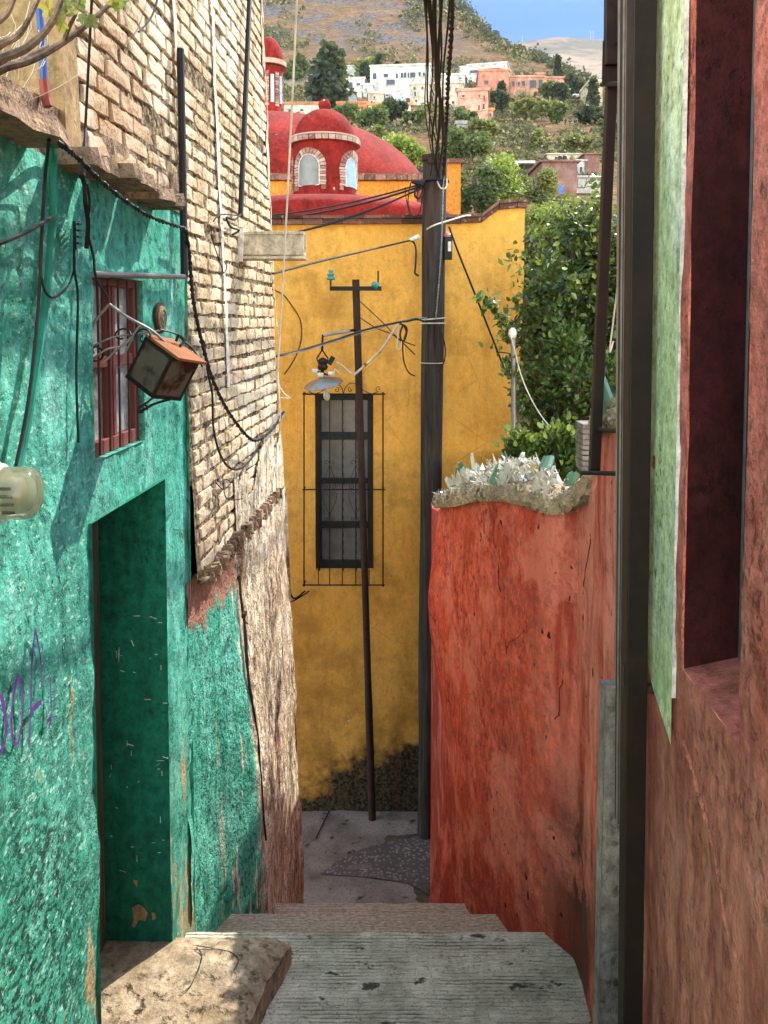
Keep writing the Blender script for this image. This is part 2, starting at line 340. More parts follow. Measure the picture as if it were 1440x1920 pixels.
# vegetation and land
M['leaf']=leafmat('leaf_green',[(.004,.012,.004),(.012,.035,.008),(.035,.075,.014),(.10,.15,.03),(.36,.42,.12)],.28,.28)
M['leafbush']=leafmat('bush_leaf',[(.006,.02,.005),(.02,.06,.012),(.06,.12,.025),(.24,.33,.09)],.3,.4)
M['fig']=leafmat('fig_leaf',[(.03,.06,.015),(.10,.13,.02),(.30,.20,.04)],.35)
M['olive']=leafmat('olive_leaf',[(.05,.065,.02),(.12,.14,.04),(.24,.25,.07)],.2,.6)
M['midgreen']=leafmat('mid_green_leaf',[(.02,.035,.012),(.05,.08,.022),(.10,.14,.04)],.2,.6)
M['darkgreen']=leafmat('dark_green_leaf',[(.006,.014,.008),(.015,.03,.014),(.04,.06,.025)],.1,.6)
M['lime']=leafmat('lime_leaf',[(.07,.11,.015),(.16,.22,.03),(.28,.34,.06)],.3,.5)
M['scrub']=leafmat('scrub_leaf',[(.02,.028,.012),(.055,.065,.022),(.13,.12,.045),(.27,.20,.10)],.05,.8)
M['bark']=plain('bark',(.09,.065,.045),.9,.5,sc=30)
M['figbark']=plain('fig_bark',(.20,.145,.10),.9,.5,sc=40)
N=NM('dry_hillside'); n=N.noise(.035,8,.65); n2=N.noise(.22,6,.7); n3=N.noise(.9,5,.7,(1,1,1.6)); s=N.sep()
c=N.mix(N.mr(n2,.36,.62),(.15,.07,.026),(.30,.17,.07)); c=N.mix(N.mr(n3,.48,.62,0,.85),c,(.06,.045,.025)); c=N.mix(N.mr(n,.55,.66,0,.6),c,(.10,.09,.04))
rk=N.ma('MULTIPLY',N.mr(N.noise(.07,6,.75,(1,.5,1.2),1.2),.47,.52),N.ma('MULTIPLY',N.mr(s[1],200,235),N.mr(s[0],30,12)))
c=N.mix(rk,c,N.mix(N.mr(n3,.4,.6),(.035,.033,.035),(.19,.165,.15)))
M['hill']=N.fin(c,.95,N.bump(N.ma('ADD',n2,n3),.9,2.0),spec=.1)
N=NM('far_hillside'); n=N.noise(.006,8,.65); n2=N.noise(.03,6,.7,(1,1,2)); c=N.mix(N.mr(n,.45,.58),(.28,.19,.12),(.09,.075,.05)); c=N.mix(N.mr(n2,.48,.64,0,.8),c,(.05,.05,.035)); M['farhill']=N.fin(c,.95,N.bump(n2,.8,8),spec=.1)
M['soil']=plain('soil',(.10,.07,.045),.95,.4)
# ============================================================ LEFT: green house
def cuts(a,b,step,extra=()):
    n=max(1,int(round((b-a)/step))); L=[a+(b-a)*i/n for i in range(n+1)]
    L=[q for q in L if all(abs(q-e)>step*.35 or q in(a,b) for e in extra)]+list(extra)
    return sorted(set(round(q,5) for q in L))
def wall_grid(xf,ya,yb,za,zb,step,holes=(),amp=.006,seed=0,tint=None):
    ye=[h for H in holes for h in H[:2]]; ze=[h for H in holes for h in H[2:]]
    ys=cuts(ya,yb,step,[q for q in ye if ya<q<yb]); zs=cuts(za,zb,step,[q for q in ze if za<q<zb])
    m=MB(); idx={}
    for i,y in enumerate(ys):
        for j,z in enumerate(zs):
            d=amp*(1.6*fbm((y*1.7+seed,z*1.3,3.1),3)+.7*fbm((y*9,z*7+seed,1.7),3))
            idx[i,j]=len(m.v); m.v.append(Vector((xf(y,z)+d,y,z)))
    for i in range(len(ys)-1):
        for j in range(len(zs)-1):
            yc=(ys[i]+ys[i+1])/2; zc=(zs[j]+zs[j+1])/2
            if any(h[0]<yc<h[1] and h[2]<zc<h[3] for h in holes): continue
            m.f.append([idx[i,j],idx[i+1,j],idx[i+1,j+1],idx[i,j+1]]); m.r.append(.5)
    return m
zs=lambda rel: Z0+rel
lx=lambda y,z: px_of(LEFT,y,z)
ZG=Z0+.46                                   # top of the green wall
DY=(W(178,1400,LEFT).y, W(315,1400,LEFT).y) # door opening along the alley
DZ=(Z0-2.62, W(300,903,LEFT).z)
WY=(W(173,700,LEFT).y, W(268,700,LEFT).y); WZ=(W(175,866,LEFT).z, W(230,522,LEFT).z)
YE=3.56
gh=wthing('green_house','turquoise green plastered house with a barred window above its deep doorway','house',(-1.2,2.5,Z0-2.7))
m=wall_grid(lx,-1.2,YE,Z0-3.3,ZG,.03,[(DY[0],DY[1],DZ[0],DZ[1]),(WY[0],WY[1],WZ[0],WZ[1])],.010)
# reveals of the doorway and the window, wall top, far end return
def reveal(m,y0,y1,z0,z1,dep,bot=True):
    c=[(y0,z0),(y1,z0),(y1,z1),(y0,z1)]
    for i in range(4):
        if i==0 and not bot: continue
        (ya,za),(yb,zb)=c[i],c[(i+1)%4]; K=14 if i in(1,3) else 5
        for k in range(K):
            q=[]
            for t,dd in((k/K,.004),((k+1)/K,.004),((k+1)/K,-dep),(k/K,-dep)):
                y=ya+(yb-ya)*t; z=za+(zb-za)*t; q.append((lx(y,z)+dd,y,z))
            m.add(q,[(3,2,1,0)],.5)
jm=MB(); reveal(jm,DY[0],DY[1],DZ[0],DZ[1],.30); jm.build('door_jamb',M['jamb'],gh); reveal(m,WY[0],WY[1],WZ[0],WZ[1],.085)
m.add([(lx(-1.2,0)-.0,-1.2,ZG),(lx(YE,0)+.005,YE,ZG),(lx(YE,0)-.6,YE,ZG),(lx(-1.2,0)-.6,-1.2,ZG)],[(0,1,2,3)],.5)
m.add([(lx(YE,0)+.008,YE,Z0-3.3),(lx(YE,0)-.3,YE,Z0-3.3),(lx(YE,0)-.3,YE,ZG),(lx(YE,0)+.008,YE,ZG)],[(0,1,2,3)],.5)
m.build('wall',M['green'],gh,smooth=False)
# flaked patches and scratches on the jamb
def JP(x,y): return P(x,y,DY[1]-.006)
def flake(pts): 
    m=MB(); q=[JP(x+random.uniform(-1.5,1.5),y+random.uniform(-1.5,1.5)) for x,y in pts]; m.poly(q,(0,-.002,0)); m.build('paint_flake',M['ochre'],gh)
flake([(248,1700),(258,1695),(270,1700),(278,1712),(272,1726),(262,1724),(254,1738),(246,1736),(250,1724)]); flake([(284,1712),(292,1710),(294,1722),(287,1726)]); flake([(250,1648),(258,1650),(257,1662),(252,1656)])
for k in range(34):
    x=random.uniform(205,306); y=random.choice([random.uniform(1150,1350),random.uniform(1500,1640),random.uniform(1380,1480)]); l=random.uniform(2,14); a=random.choice([0,1.57,1.57,.3,random.random()*3])
    MB().tube([JP(x,y),JP(x+l*math.cos(a),y+l*math.sin(a))],random.uniform(.0008,.0018),4).build('scratch',M['white_plaster'],gh)
# door leaf, planked
dx=-.262
m=MB(); 
for k in range(5):
    ya=DY[0]+.005+(DY[1]-DY[0]-.01)*k/5; yb=DY[0]+.005+(DY[1]-DY[0]-.01)*(k+1)/5-.006
    m.box((lx((ya+yb)/2,0)+dx-.02,(ya+yb)/2,(DZ[0]+DZ[1])/2),(.035,yb-ya,DZ[1]-DZ[0]),jit=.001)
m.box((lx(DY[1],0)+dx-.05,(DY[0]+DY[1])/2,(DZ[0]+DZ[1])/2),(.02,DY[1]-DY[0],DZ[1]-DZ[0]))
dr=m.build('door',M['doorwood'],gh)
sub(dr); m=MB(); m.box((lx(DY[0]+.1,0)+dx+.015,DY[0]+.1,Z0-1.65),(.03,.03,.12)); m.build('handle',M['rust'],dr)
# window: frame, frosted panes, bars
m=MB(); t=.028; xo=-.03
yc=(WY[0]+WY[1])/2; zc=(WZ[0]+WZ[1])/2; wy=WY[1]-WY[0]; wz=WZ[1]-WZ[0]
def wb(y0,y1,z0,z1,off,th): m.box((lx((y0+y1)/2,0)+off,(y0+y1)/2,(z0+z1)/2),(th,y1-y0,z1-z0),rz=-.0533)
wb(WY[0],WY[1],WZ[0],WZ[0]+.05,-.045,.05); wb(WY[0],WY[1],WZ[1]-.03,WZ[1],-.045,.05)
wb(WY[0],WY[0]+t,WZ[0]+.05,WZ[1]-.03,-.045,.05); wb(WY[1]-t,WY[1],WZ[0]+.05,WZ[1]-.03,-.045,.05)
wb(yc-.035,yc-.005,WZ[0]+.05,WZ[1]-.03,-.048,.05); wb(yc+.012,yc+.035,WZ[0]+.05,WZ[1]-.03,-.05,.05)
zm=WZ[0]+wz*.52; wb(WY[0]+t,yc-.035,zm-.02,zm+.02,-.047,.04); wb(yc+.035,WY[1]-t,zm-.02,zm+.02,-.047,.04)
wf=sub(m.build('window_frame',M['redwood'],gh,bevel=.003))
m=MB(); wb(WY[0]+t,WY[1]-t,WZ[0]+.05,WZ[1]-.03,-.050,.006); m.build('pane',M['frost'],wf)
for k in range(5):
    y=WY[0]+wy*(.13+.19*k); m=MB(); yy=y
    m.tube([(lx(y,0)-.004,y,WZ[0]+.01),(lx(y,0)-.003,y,WZ[1]-.008)],.0042,6); m.build('window_bar',M['rust'],gh)
# roof slabs jutting out over the alley
def slab(pts,zb,th,out,jit=.012):
    m=MB(); (y0,y1)=pts; K=7
    fr=[];
    for i in range(K+1):
        y=y0+(y1-y0)*i/K; o=out+random.uniform(-.02,.02); fr.append((y,o,zb+random.uniform(-.006,.006),th+random.uniform(-jit,jit)))
    for i in range(K):
        a,b=fr[i],fr[i+1]
        bt=[(lx(a[0],0)-.35,a[0],a[2]),(lx(a[0],0)+a[1],a[0],a[2]),(lx(b[0],0)+b[1],b[0],b[2]),(lx(b[0],0)-.35,b[0],b[2])]
        tp=[(p[0]-(.01 if q in(1,2) else 0),p[1],p[2]+(a[3] if q in(0,1) else b[3])) for q,p in enumerate(bt)]
        m.hexa(bt,tp)
    return m
def slabpx(x0,x1,zb,th,out): return slab((W(x0,300,LEFT).y,W(x1,300,LEFT).y),zb,th,out)
m=slabpx(-340,40,ZG-.005,.05,.15); m.build('roof_slab',M['stone'],gh)
m=slabpx(92,146,ZG-.02,.045,.12); m.build('roof_slab',M['stone'],gh)
m=slabpx(170,226,ZG-.01,.05,.14); m.build('roof_slab',M['stone'],gh)
m=slabpx(232,284,ZG-.03,.045,.14); m.build('roof_slab',M['stone'],gh)
m=MB(); a=W(186,335,LEFT,.004); b=W(236,345,LEFT,.004)
m.box((lx((a.y+b.y)/2,0)-.02,(a.y+b.y)/2,ZG+.025),(.06,b.y-a.y+.1,.05),jit=.006); m.build('parapet_patch',M['redwood'],gh)
# little rendered kerb on the wall head between the slabs
m=wall_grid(lambda y,z:lx(y,z)-.012,1.4,YE,ZG,ZG+.16,.03,(),.012,5); m.build('parapet',M['stone'],gh)
# graffiti strokes
def stroke(pts,w):
    m=MB(); q=[W(x,y,LEFT,.016) for x,y in pts]; q=smoothpts(q,5); L=[];
    for i,p in enumerate(q):
        t=(q[min(i+1,len(q)-1)]-q[max(i-1,0)]).normalized(); n=Vector((1,0,0)).cross(t).normalized()
        ww=w*(.7+.6*random.random()); L.append((p+n*ww,p-n*ww))
    for i in range(len(L)-1):
        m.add([L[i][0],L[i][1],L[i+1][1],L[i+1][0]],[(0,1,2,3)])
    return m
for pts,w in(([(2,1300),(12,1360),(6,1400),(-6,1420)],.010),([(34,1268),(22,1330),(24,1385),(34,1392),(41,1350),(42,1300),(34,1268),(24,1300)],.007),([(66,1178),(60,1240),(58,1320),(54,1400)],.006),([(66,1178),(76,1235),(78,1290)],.005),([(56,1335),(78,1315)],.010),([(94,1270),(96,1330),(92,1366)],.006),([(88,1352),(97,1345)],.008)):
    stroke(pts,w*.8).build('graffiti_stroke',M['purple'],gh)
# oval plaque
pc=W(300,596,LEFT,.012)
pq=wthing('plaque','small oval ceramic plaque right of the barred window','plaque',pc)
def oval(m,c,ry,rz_,off,th):
    n=28; vs=[]
    for s_ in(off,off+th):
        for k in range(n):
            w=2*math.pi*k/n; vs.append((c.x+s_+.0533*ry*math.cos(w),c.y+ry*math.cos(w),c.z+rz_*math.sin(w)))
    m.add(vs,[tuple(range(n-1,-1,-1)),tuple(range(n,2*n))]+[(k,(k+1)%n,n+(k+1)%n,n+k) for k in range(n)])
m=MB(); oval(m,pc,.062,.062,-.004,.010); m.build('rim',M['rust'],pq)
m=MB(); oval(m,pc,.048,.048,.007,.006); 
m.build('tile',M['ochre'],pq)
m=MB()
for rr in(.018,.033):
    c=[(pc.x+.015+.0533*rr*math.cos(w),pc.y+rr*math.cos(w),pc.z+rr*math.sin(w)) for w in [2*math.pi*k/16 for k in range(17)]]; m.tube(c,.003,5,False)
m.build('relief',M['concrete'],pq)
# steel pipe over the window
a=W(176,514,LEFT,.03); b=W(348,519,LEFT,.05)
pp=MB().tube([a,b],.011,10); o=pp.build('pipe',M['galv']); setp(o,'grey steel pipe lying level across the top of the barred window','pipe')
# drain shaft like edge line on the wall
# ============================================================ doorstep slab
ds=wthing('doorstep','cracked earthy stone doorstep slab in front of the green doorway','doorstep',(-.8,3,Z0-2.62))
def gd(py,rel): return rel/ray(720,py)[1]
ZT=-2.75; ZD=-2.61
dF=gd(1749,ZD)
m=MB(); nx,ny=26,46
def dsx(u,y):   # left edge lies under the wall, right edge follows the photo's slanting kerb
    xr_far=P(547,1749,dF).x; xr_near=ray(455,1920)[0]*gd(1920,ZD)
    yn=gd(1920,ZD); t=(y-dF)/(yn-dF); xr=xr_far+(xr_near-xr_far)*t+.018*fbm((y*6,1,2),4)
    xl=lx(y,0)-.33; return xl+(xr-xl)*u
yN=1.2
def dz(u,y): return Z0+ZD+.014*fbm((u*3,y*4,7),4)-.035*max(0,(u-.90)/.10)**2*(1+.5*fbm((y*9,0,3),2))-.02*max(0,(y-dF+.06)/.06)**2
grid={}
for i in range(nx+1):
    for j in range(ny+1):
        u=i/nx; y=yN+(dF-yN)*j/ny
        grid[i,j]=len(m.v); m.v.append(Vector((dsx(u,y),y+(.012*fbm((u*6,2,1),2) if j==ny else 0),dz(u,y))))
for i in range(nx):
    for j in range(ny): m.f.append([grid[i,j],grid[i+1,j],grid[i+1,j+1],grid[i,j+1]]); m.r.append(.5)
def skirt(keys):
    for a,b in zip(keys,keys[1:]):
        p,q=m.v[grid[a]],m.v[grid[b]]; m.add([p,Vector((p.x,p.y,Z0-3.1)),Vector((q.x,q.y,Z0-3.1)),q],[(0,1,2,3)],.5)
skirt([(nx,j) for j in range(ny+1)]); skirt([(i,ny) for i in range(nx,-1,-1)])
m.build('slab',M['doorstep'],ds)
# crack lines as shallow dark grooves: thin raised-lip ribbons
def crack(pts,w,z):
    m=MB(); q=[P(x,y,gd(y,z)) for x,y in pts]; q=smoothpts(q,4)
    for i in range(len(q)-1):
        ww=w*(.5+random.random()); n=(q[i+1]-q[i]).cross(Vector((0,0,1))).normalized()
        m.add([q[i]+n*ww,q[i]-n*ww,q[i+1]-n*ww,q[i+1]+n*ww],[(0,1,2,3)])
    return m
k=crack([(368,1776),(378,1790),(374,1812),(366,1830),(356,1850),(340,1862)],.0022,ZD+.008); k2=crack([(360,1772),(400,1778),(432,1785),(447,1800),(438,1820)],.002,ZD+.008); k.add(k2.v,k2.f); k.build('crack',M['cable'],ds)
# ============================================================ steps and landing
m=MB()
d1=gd(1746,ZT); 
def tread(za,zb_,ya,yb,xl,xr,jit=.0):
    K=22
    for i in range(K):
        a=xl+(xr-xl)*i/K; b=xl+(xr-xl)*(i+1)/K
        ea=.008*fbm((a*6,yb,1),3); eb=.008*fbm((b*6,yb,1),3); za1=.004*fbm((a*5,yb,5),2); zb1=.004*fbm((b*5,yb,5),2)
        m.hexa([(a,ya,za),(b,ya,za),(b,yb+eb,za),(a,yb+ea,za)],[(a,ya,zb_+za1),(b,ya,zb_+zb1),(b,yb+eb-.006,zb_+zb1),(a,yb+ea-.006,zb_+za1)],.5)
tread(Z0-3.6,Z0+ZT,2.9,d1,-1.4,1.1)
for q in range(6): tread(Z0-3.6,Z0+ZT+.001+.17*q,(-2 if q==5 else 2.9-.34*(q+1)) ,2.9-.34*q+(0 if q else .0),-1.4,1.1) if q else None
Z2=-3.0; d2=gd(1712,Z2); Z3=-3.32; d3=gd(1692,Z3)
tread(Z0-4.2,Z0+Z2,d1-.05,d2,-1.4,1.1); tread(Z0-4.4,Z0+Z3,d2-.05,d3,-1.4,1.1)
nn=11; run=(7.36-d3)/nn; rise=(Z3-ZL)/nn
for k in range(1,nn): tread(-.2,Z0+Z3-rise*k,d3+run*(k-1)-.02,d3+run*k,-1.6,1.3)
o=m.build('steps',M['tread']); setp(o,kind='structure')
# ground sheet and landing
m=MB(); m.add([(-1500,-60,-.012),(1500,-60,-.012),(1500,1600,-.012),(-1500,1600,-.012)],[(0,1,2,3)]); o=m.build('ground',M['soil']); setp(o,kind='structure')
m=MB(); nx=50
xs=[-5+9*i/nx for i in range(nx+1)]; ysl=[7.1+2.3*j/24 for j in range(25)]
def lz(x,y): return .0+.02*fbm((x*1.5,y*1.5,2),3)-.03*max(0,(8.4-y))*max(0,x+.3)
g={}
for i,x in enumerate(xs):
    for j,y in enumerate(ysl): g[i,j]=len(m.v); m.v.append(Vector((x,y,lz(x,y))))
for i in range(nx):
    for j in range(24): m.f.append([g[i,j],g[i+1,j],g[i+1,j+1],g[i,j+1]]); m.r.append(.5)
o=m.build('path',M['paving']); setp(o,kind='structure')
# pebbled apron in the landing
m=MB(); pts=[]
for x,y in((600,1640),(640,1610),(690,1590),(740,1575),(790,1566),(840,1562),(840,1690),(760,1655),(690,1648)):
    p=P(x,y,gd(y,ZL)); pts.append(Vector((p.x,p.y,lz(p.x,p.y)+.012)))
c=sum(pts,Vector())/len(pts); c.z=lz(c.x,c.y)+.014
m.add(pts+[c],[(i,(i+1)%len(pts),len(pts)) for i in range(len(pts))]); o=m.build('path',M['pebble']); setp(o,kind='structure')
m=MB(); a=P(618,1522,gd(1522,ZL)); b=P(592,1576,gd(1576,ZL))
n=Vector((.008,0,0)); m.add([a-n+Vector((0,0,.02)),a+n+Vector((0,0,.02)),b+n+Vector((0,0,.02)),b-n+Vector((0,0,.02))],[(3,2,1,0)]); o=m.build('path_joint',M['cable']); setp(o,kind='structure')
# ============================================================ brick house
YC=5.6; bx=lambda y,z: px_of(BRK,y,z); ZB=Z0-1.17
bh=wthing('brick_house','tall narrow house of pale bare brick above peeling lime render, beside the green house','house',(-1.4,4.5,0))
Yn=W(110,120,BRK).y; Yb=W(142,150,BRK).y; ZTOP=Z0+3.4
m=wall_grid(lambda y,z:bx(y,z)-.009,Yb,YC,ZB-.02,ZTOP,.05,[(0,YE-.02,0,ZG+.02)],.006)
m.add([(bx(YC,ZB),YC,0),(bx(YC,ZB)-4,YC,0),(bx(YC,ZTOP)-4,YC,ZTOP),(bx(YC,ZTOP)-.01,YC,ZTOP)],[(0,1,2,3)],.5)
m.build('mortar_wall',M['mortar'],bh)
# bricks, each slightly out of true
m=MB(); rowh=.0735; z=ZB+.02; row=0
while z<ZTOP-.05:
    y=Yb-.05-(.11 if row%2 else 0)-random.uniform(0,.03)
    while y<YC-.02:
        L=random.uniform(.185,.225); y0=max(y,Yb+.005); y1=min(y+L,YC-.004); y+=L+random.uniform(.014,.026)
        zz=z+.012*math.sin(y*1.3+row)*.4
        if y1-y0<.05: continue
        if y0<YE and zz<ZG+.03:
            if y1>YE+.06 : y0=YE+.01
            else: continue
        far=(y0-Yb)/(YC-Yb)
        if random.random()<.02: continue
        h=random.uniform(.050,.064); pr=random.uniform(-.005,.003)
        n=3; vs=[]; jt=.007
        # chamfered brick face with wobbly outline
        def pt(yy,z2,o): return Vector((bx(yy,z2)+o,yy,z2))
        out=[]; K=[(0,0),(.25,-.02),(.5,0),(.75,.02),(1,0),(1.0,.5),(1,1),(.7,1.03),(.4,1),(.15,1.02),(0,1),(0,.5)]
        out=[(y0+(y1-y0)*a+random.uniform(-jt,jt),zz+h*b+random.uniform(-jt,jt)*.8) for a,b in K]
        cy=(y0+y1)/2; cz=zz+h/2
        base=[pt(a,b,-.02) for a,b in out]; fr=[pt(cy+(a-cy)*.97,cz+(b-cz)*.93,pr-.003) for a,b in out]; top=[pt(cy+(a-cy)*.94,cz+(b-cz)*.88,pr+.001+random.uniform(-.002,.002)) for a,b in out]
        ctr=[pt(cy,cz,pr+.004)]
        nn_=12; fs=[]
        for k in range(nn_):
            k2=(k+1)%nn_; fs+=[(k,k2,nn_+k2,nn_+k),(nn_+k,nn_+k2,2*nn_+k2,2*nn_+k),(2*nn_+k,2*nn_+k2,3*nn_)]
        m.add(base+fr+top+ctr,fs,min(1,max(0,.25+.45*far+random.uniform(-.3,.3))))
    z+=rowh; row+=1
m.build('brickwork',M['brick'],bh)
# lower render
def pxx(y,z):
    t=max(0,(ZB-z)); q=bx(y,z)+.012+.022*min(1,t/1.6)+(.02*max(0,1-t/.3))*(y>4.2); s=max(0,min(1,(y-YE)/.75)); s=s*s*(3-2*s); q+=.085*min(1,t/1.5)*math.exp(-((y-4.1)/.55)**2); return (lx(y,z)+.004)*(1-s)+q*s
m=wall_grid(pxx,YE-.06,YC,-.3,ZB+.0,.03,(),.014,9)
m.add([(pxx(YC,0),YC,-.3),(pxx(YC,0)-2,YC,-.3),(bx(YC,ZB)-2,YC,ZB),(pxx(YC,ZB),YC,ZB)],[(0,1,2,3)],.5)
m.build('render',M['brown'],bh)
# rough ledge between render and brick
m=MB(); y=YE+.01
while y<YC-.25:
    L=random.uniform(.008,.03); z_=ZB+random.uniform(-.022,.022); o=random.uniform(.012,.055)
    m.box((bx(y,ZB)+o/2,y,z_),(o,L,random.uniform(.02,.065)),jit=.010); y+=L*random.uniform(.5,.9)
m.build('ledge',M['stone'],bh)
# dark vertical groove where the paint stops
m=MB(); pts=[]
for j in range(30):
    z_=Z0-1.35-1.45*j/29; yy=4.17+.05*fbm((0,z_*1.4,4),3); pts.append((pxx(yy,z_)+.006,yy,z_))
m.tube(pts,[.006+.005*random.random() for _ in pts],5); m.build('crack',M['cable'],bh)
# white patches of plaster over the brick near the far corner and two white strips
def patch(fn,ya,yb,za,zb,step,mat,name,off,amp=.006,seed=1):
    g=wall_grid(lambda y,z:bx(y,z)+off,ya,yb,za,zb,step,(),amp,seed); f2=[];r2=[]
    for f,r_ in zip(g.f,g.r):
        c=sum((g.v[i] for i in f),Vector())/4
        if fn(c.y,c.z): f2.append(f); r2.append(r_)
    g.f=f2; g.r=r2; g.build(name,M[mat],bh)
patch(lambda y,z: z<ZB+.22+.25*fbm((y*2.2,z*2,3),4)+.12*(y-4.2),4.2,YC,ZB,ZB+.75,.02,'brown','render_patch',.010)
patch(lambda y,z: y>YC-.05+.09*fbm((y*3,z*2.0,8),4),YC-.2,YC,ZB,ZTOP,.02,'brown','corner_render',.009)
for pxl,w in((328,.045),(399,.045)):
    y=W(pxl,150,BRK).y; patch(lambda yy,z: abs(yy-y-.008*fbm((z*2,0,1),2))<w*(.5+.15*fbm((z*4,yy*9,2),3)) ,y-.06,y+.06,(ZG+.12 if pxl<345 else Z0-.35),ZTOP,.012,'white_plaster','render_strip',.012)
# near end: concrete corner column and shaded ochre end wall, roof slab
m=MB(); ya,yb=Yn,Yb
K=30
for j in range(K):
    z1=ZG+(ZTOP-ZG)*j/K; z2=ZG+(ZTOP-ZG)*(j+1)/K
    a=.006*fbm((z1*3,0,1),2); b=.006*fbm((z2*3,0,1),2)
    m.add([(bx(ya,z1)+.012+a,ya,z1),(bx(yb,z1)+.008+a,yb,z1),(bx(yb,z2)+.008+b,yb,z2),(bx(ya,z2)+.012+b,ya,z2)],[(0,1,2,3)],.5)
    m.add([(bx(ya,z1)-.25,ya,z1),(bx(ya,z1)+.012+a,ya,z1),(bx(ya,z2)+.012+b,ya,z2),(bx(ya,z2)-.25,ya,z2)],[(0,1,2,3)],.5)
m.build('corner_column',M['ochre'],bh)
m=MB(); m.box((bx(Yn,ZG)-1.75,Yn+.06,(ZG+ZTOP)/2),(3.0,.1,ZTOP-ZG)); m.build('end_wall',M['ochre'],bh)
m=MB(); m.box((bx(4,ZTOP)-1.9,(Yn+YC)/2,ZTOP+.06),(4,YC-Yn+.1,.12)); m.build('roof',M['concrete'],bh)
# concrete water spout
sp=wthing('water_spout','cream concrete roof spout sticking out of the brick wall','spout',W(450,470,BRK))
a=W(452,460,BRK); D=a.y; ztp=P(500,437,D).z; zbt=P(500,484,D).z; xe=P(571,460,D).x
m=MB(); wd=.11; th=.022; x0=a.x-.1
m.box(((x0+xe)/2,D+.03,zbt+th/2+.01),(xe-x0,wd,th)); m.box(((x0+xe)/2,D-.03,(ztp+zbt)/2+.006),(xe-x0,th,ztp-zbt-.02)); m.box(((x0+xe)/2,D+.09,(ztp+zbt)/2+.006),(xe-x0,th,ztp-zbt-.02))
m.box(((x0+xe)/2+.004,D+.03,zbt),(xe-x0,wd+.05,.016)); m.box(((x0+xe)/2+.002,D-.036,ztp-.004),(xe-x0,.03,.018)); m.box(((x0+xe)/2+.002,D+.096,ztp-.004),(xe-x0,.03,.018))
m.build('channel',M['cream_concrete'],sp,bevel=.003)
m=MB(); m.box((a.x+.005,D+.03,(ztp+zbt)/2),(.03,.17,ztp-zbt+.05),jit=.006); m.build('collar',M['white_plaster'],sp)
# ============================================================ RIGHT: maroon house
RT=(.62,.0533,0.0); rx=lambda y,z: px_of(RT,y,z)
rh=wthing('maroon_house','faded maroon plastered house close on the right with a deep tall recess','house',(.9,1.5,Z0-2.9))
RY=(W(1392,900,RT).y,W(1290,900,RT).y); RZs=W(1330,1318,RT).z
m=MB()
g=wall_grid(rx,-1.2,2.30,Z0-3.3,Z0+3.2,.03,[(RY[0]-.02,RY[1],RZs,Z0+3.0)],.008,21); g.f=[f[::-1] for f in g.f]; m=g
def rq(pts): m.add(pts,[(0,1,2,3)],.5)
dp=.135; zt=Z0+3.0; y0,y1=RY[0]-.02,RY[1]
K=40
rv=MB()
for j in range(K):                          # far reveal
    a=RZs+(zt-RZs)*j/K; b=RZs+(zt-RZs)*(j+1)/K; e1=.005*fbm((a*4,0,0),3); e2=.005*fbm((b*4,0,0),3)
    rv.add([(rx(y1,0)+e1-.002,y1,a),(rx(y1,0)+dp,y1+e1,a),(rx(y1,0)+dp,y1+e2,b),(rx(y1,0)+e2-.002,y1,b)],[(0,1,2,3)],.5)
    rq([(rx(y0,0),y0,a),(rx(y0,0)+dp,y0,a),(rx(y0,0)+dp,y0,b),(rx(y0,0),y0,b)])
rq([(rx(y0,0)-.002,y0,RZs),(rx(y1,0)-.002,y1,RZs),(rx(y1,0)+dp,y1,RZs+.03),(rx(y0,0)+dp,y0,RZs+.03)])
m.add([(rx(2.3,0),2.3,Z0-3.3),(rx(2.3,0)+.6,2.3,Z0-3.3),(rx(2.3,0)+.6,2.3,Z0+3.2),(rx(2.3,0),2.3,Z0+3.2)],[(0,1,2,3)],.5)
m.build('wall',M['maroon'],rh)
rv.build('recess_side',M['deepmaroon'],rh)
m=MB(); m.box((rx((y0+y1)/2,0)+dp+.012,(y0+y1)/2,(RZs+zt)/2),(.02,y1-y0+.03,zt-RZs)); m.build('shutter',M['darkbrown'],rh)
m=MB(); m.box((rx(y1,0)+dp-.006,y1-.012,(RZs+zt)/2),(.008,.008,zt-RZs-.02)); m.build('shutter_edge',M['silver'],rh)
# pale green painted panel with its slanting foot
def rpx(x,y,o=-.004): return W(x,y,RT,o)
m=MB(); Lp=[];K=60
ya=rpx(1283,400).y; yb=rpx(1234,400).y
zfoot=rpx(1257,1385).z; zleft=rpx(1212,1240).z; ztop=Z0+3.2
for j in range(K):
    a=zfoot+(ztop-zfoot)*j/K; b=zfoot+(ztop-zfoot)*(j+1)/K
    def ye(z): 
        t=min(1,(z-zfoot)/(zleft-zfoot)); return ya+(yb+.02-ya)*t
    m.add([(rx(ya,0)-.012,ya,a),(rx(ye(a),0)-.012,ye(a),a),(rx(ye(b),0)-.012,ye(b),b),(rx(ya,0)-.012,ya,b)],[(0,1,2,3)],.5)
m.build('green_panel',M['palegreen'],rh)
m=MB(); m.box((rx(ya,0)-.008,ya-.002,(zfoot+.12+ztop)/2),(.010,.003,ztop-zfoot-.12)); m.build('panel_edge',M['white_plaster'],rh)
m=MB(); m.box((rx(1.2,0)+1.6,.6,Z0+3.27),(3.3,3.6,.12)); m.build('roof',M['concrete'],rh)
m=MB(); pts=smoothpts([rpx(x,y,.002) for x,y in((1281,1385),(1300,1440),(1320,1520),(1345,1610),(1362,1720),(1385,1800))],6); m.tube(pts,[.004+.005*random.random() for _ in pts],5); m.build('render_ridge',M['maroon'],rh)
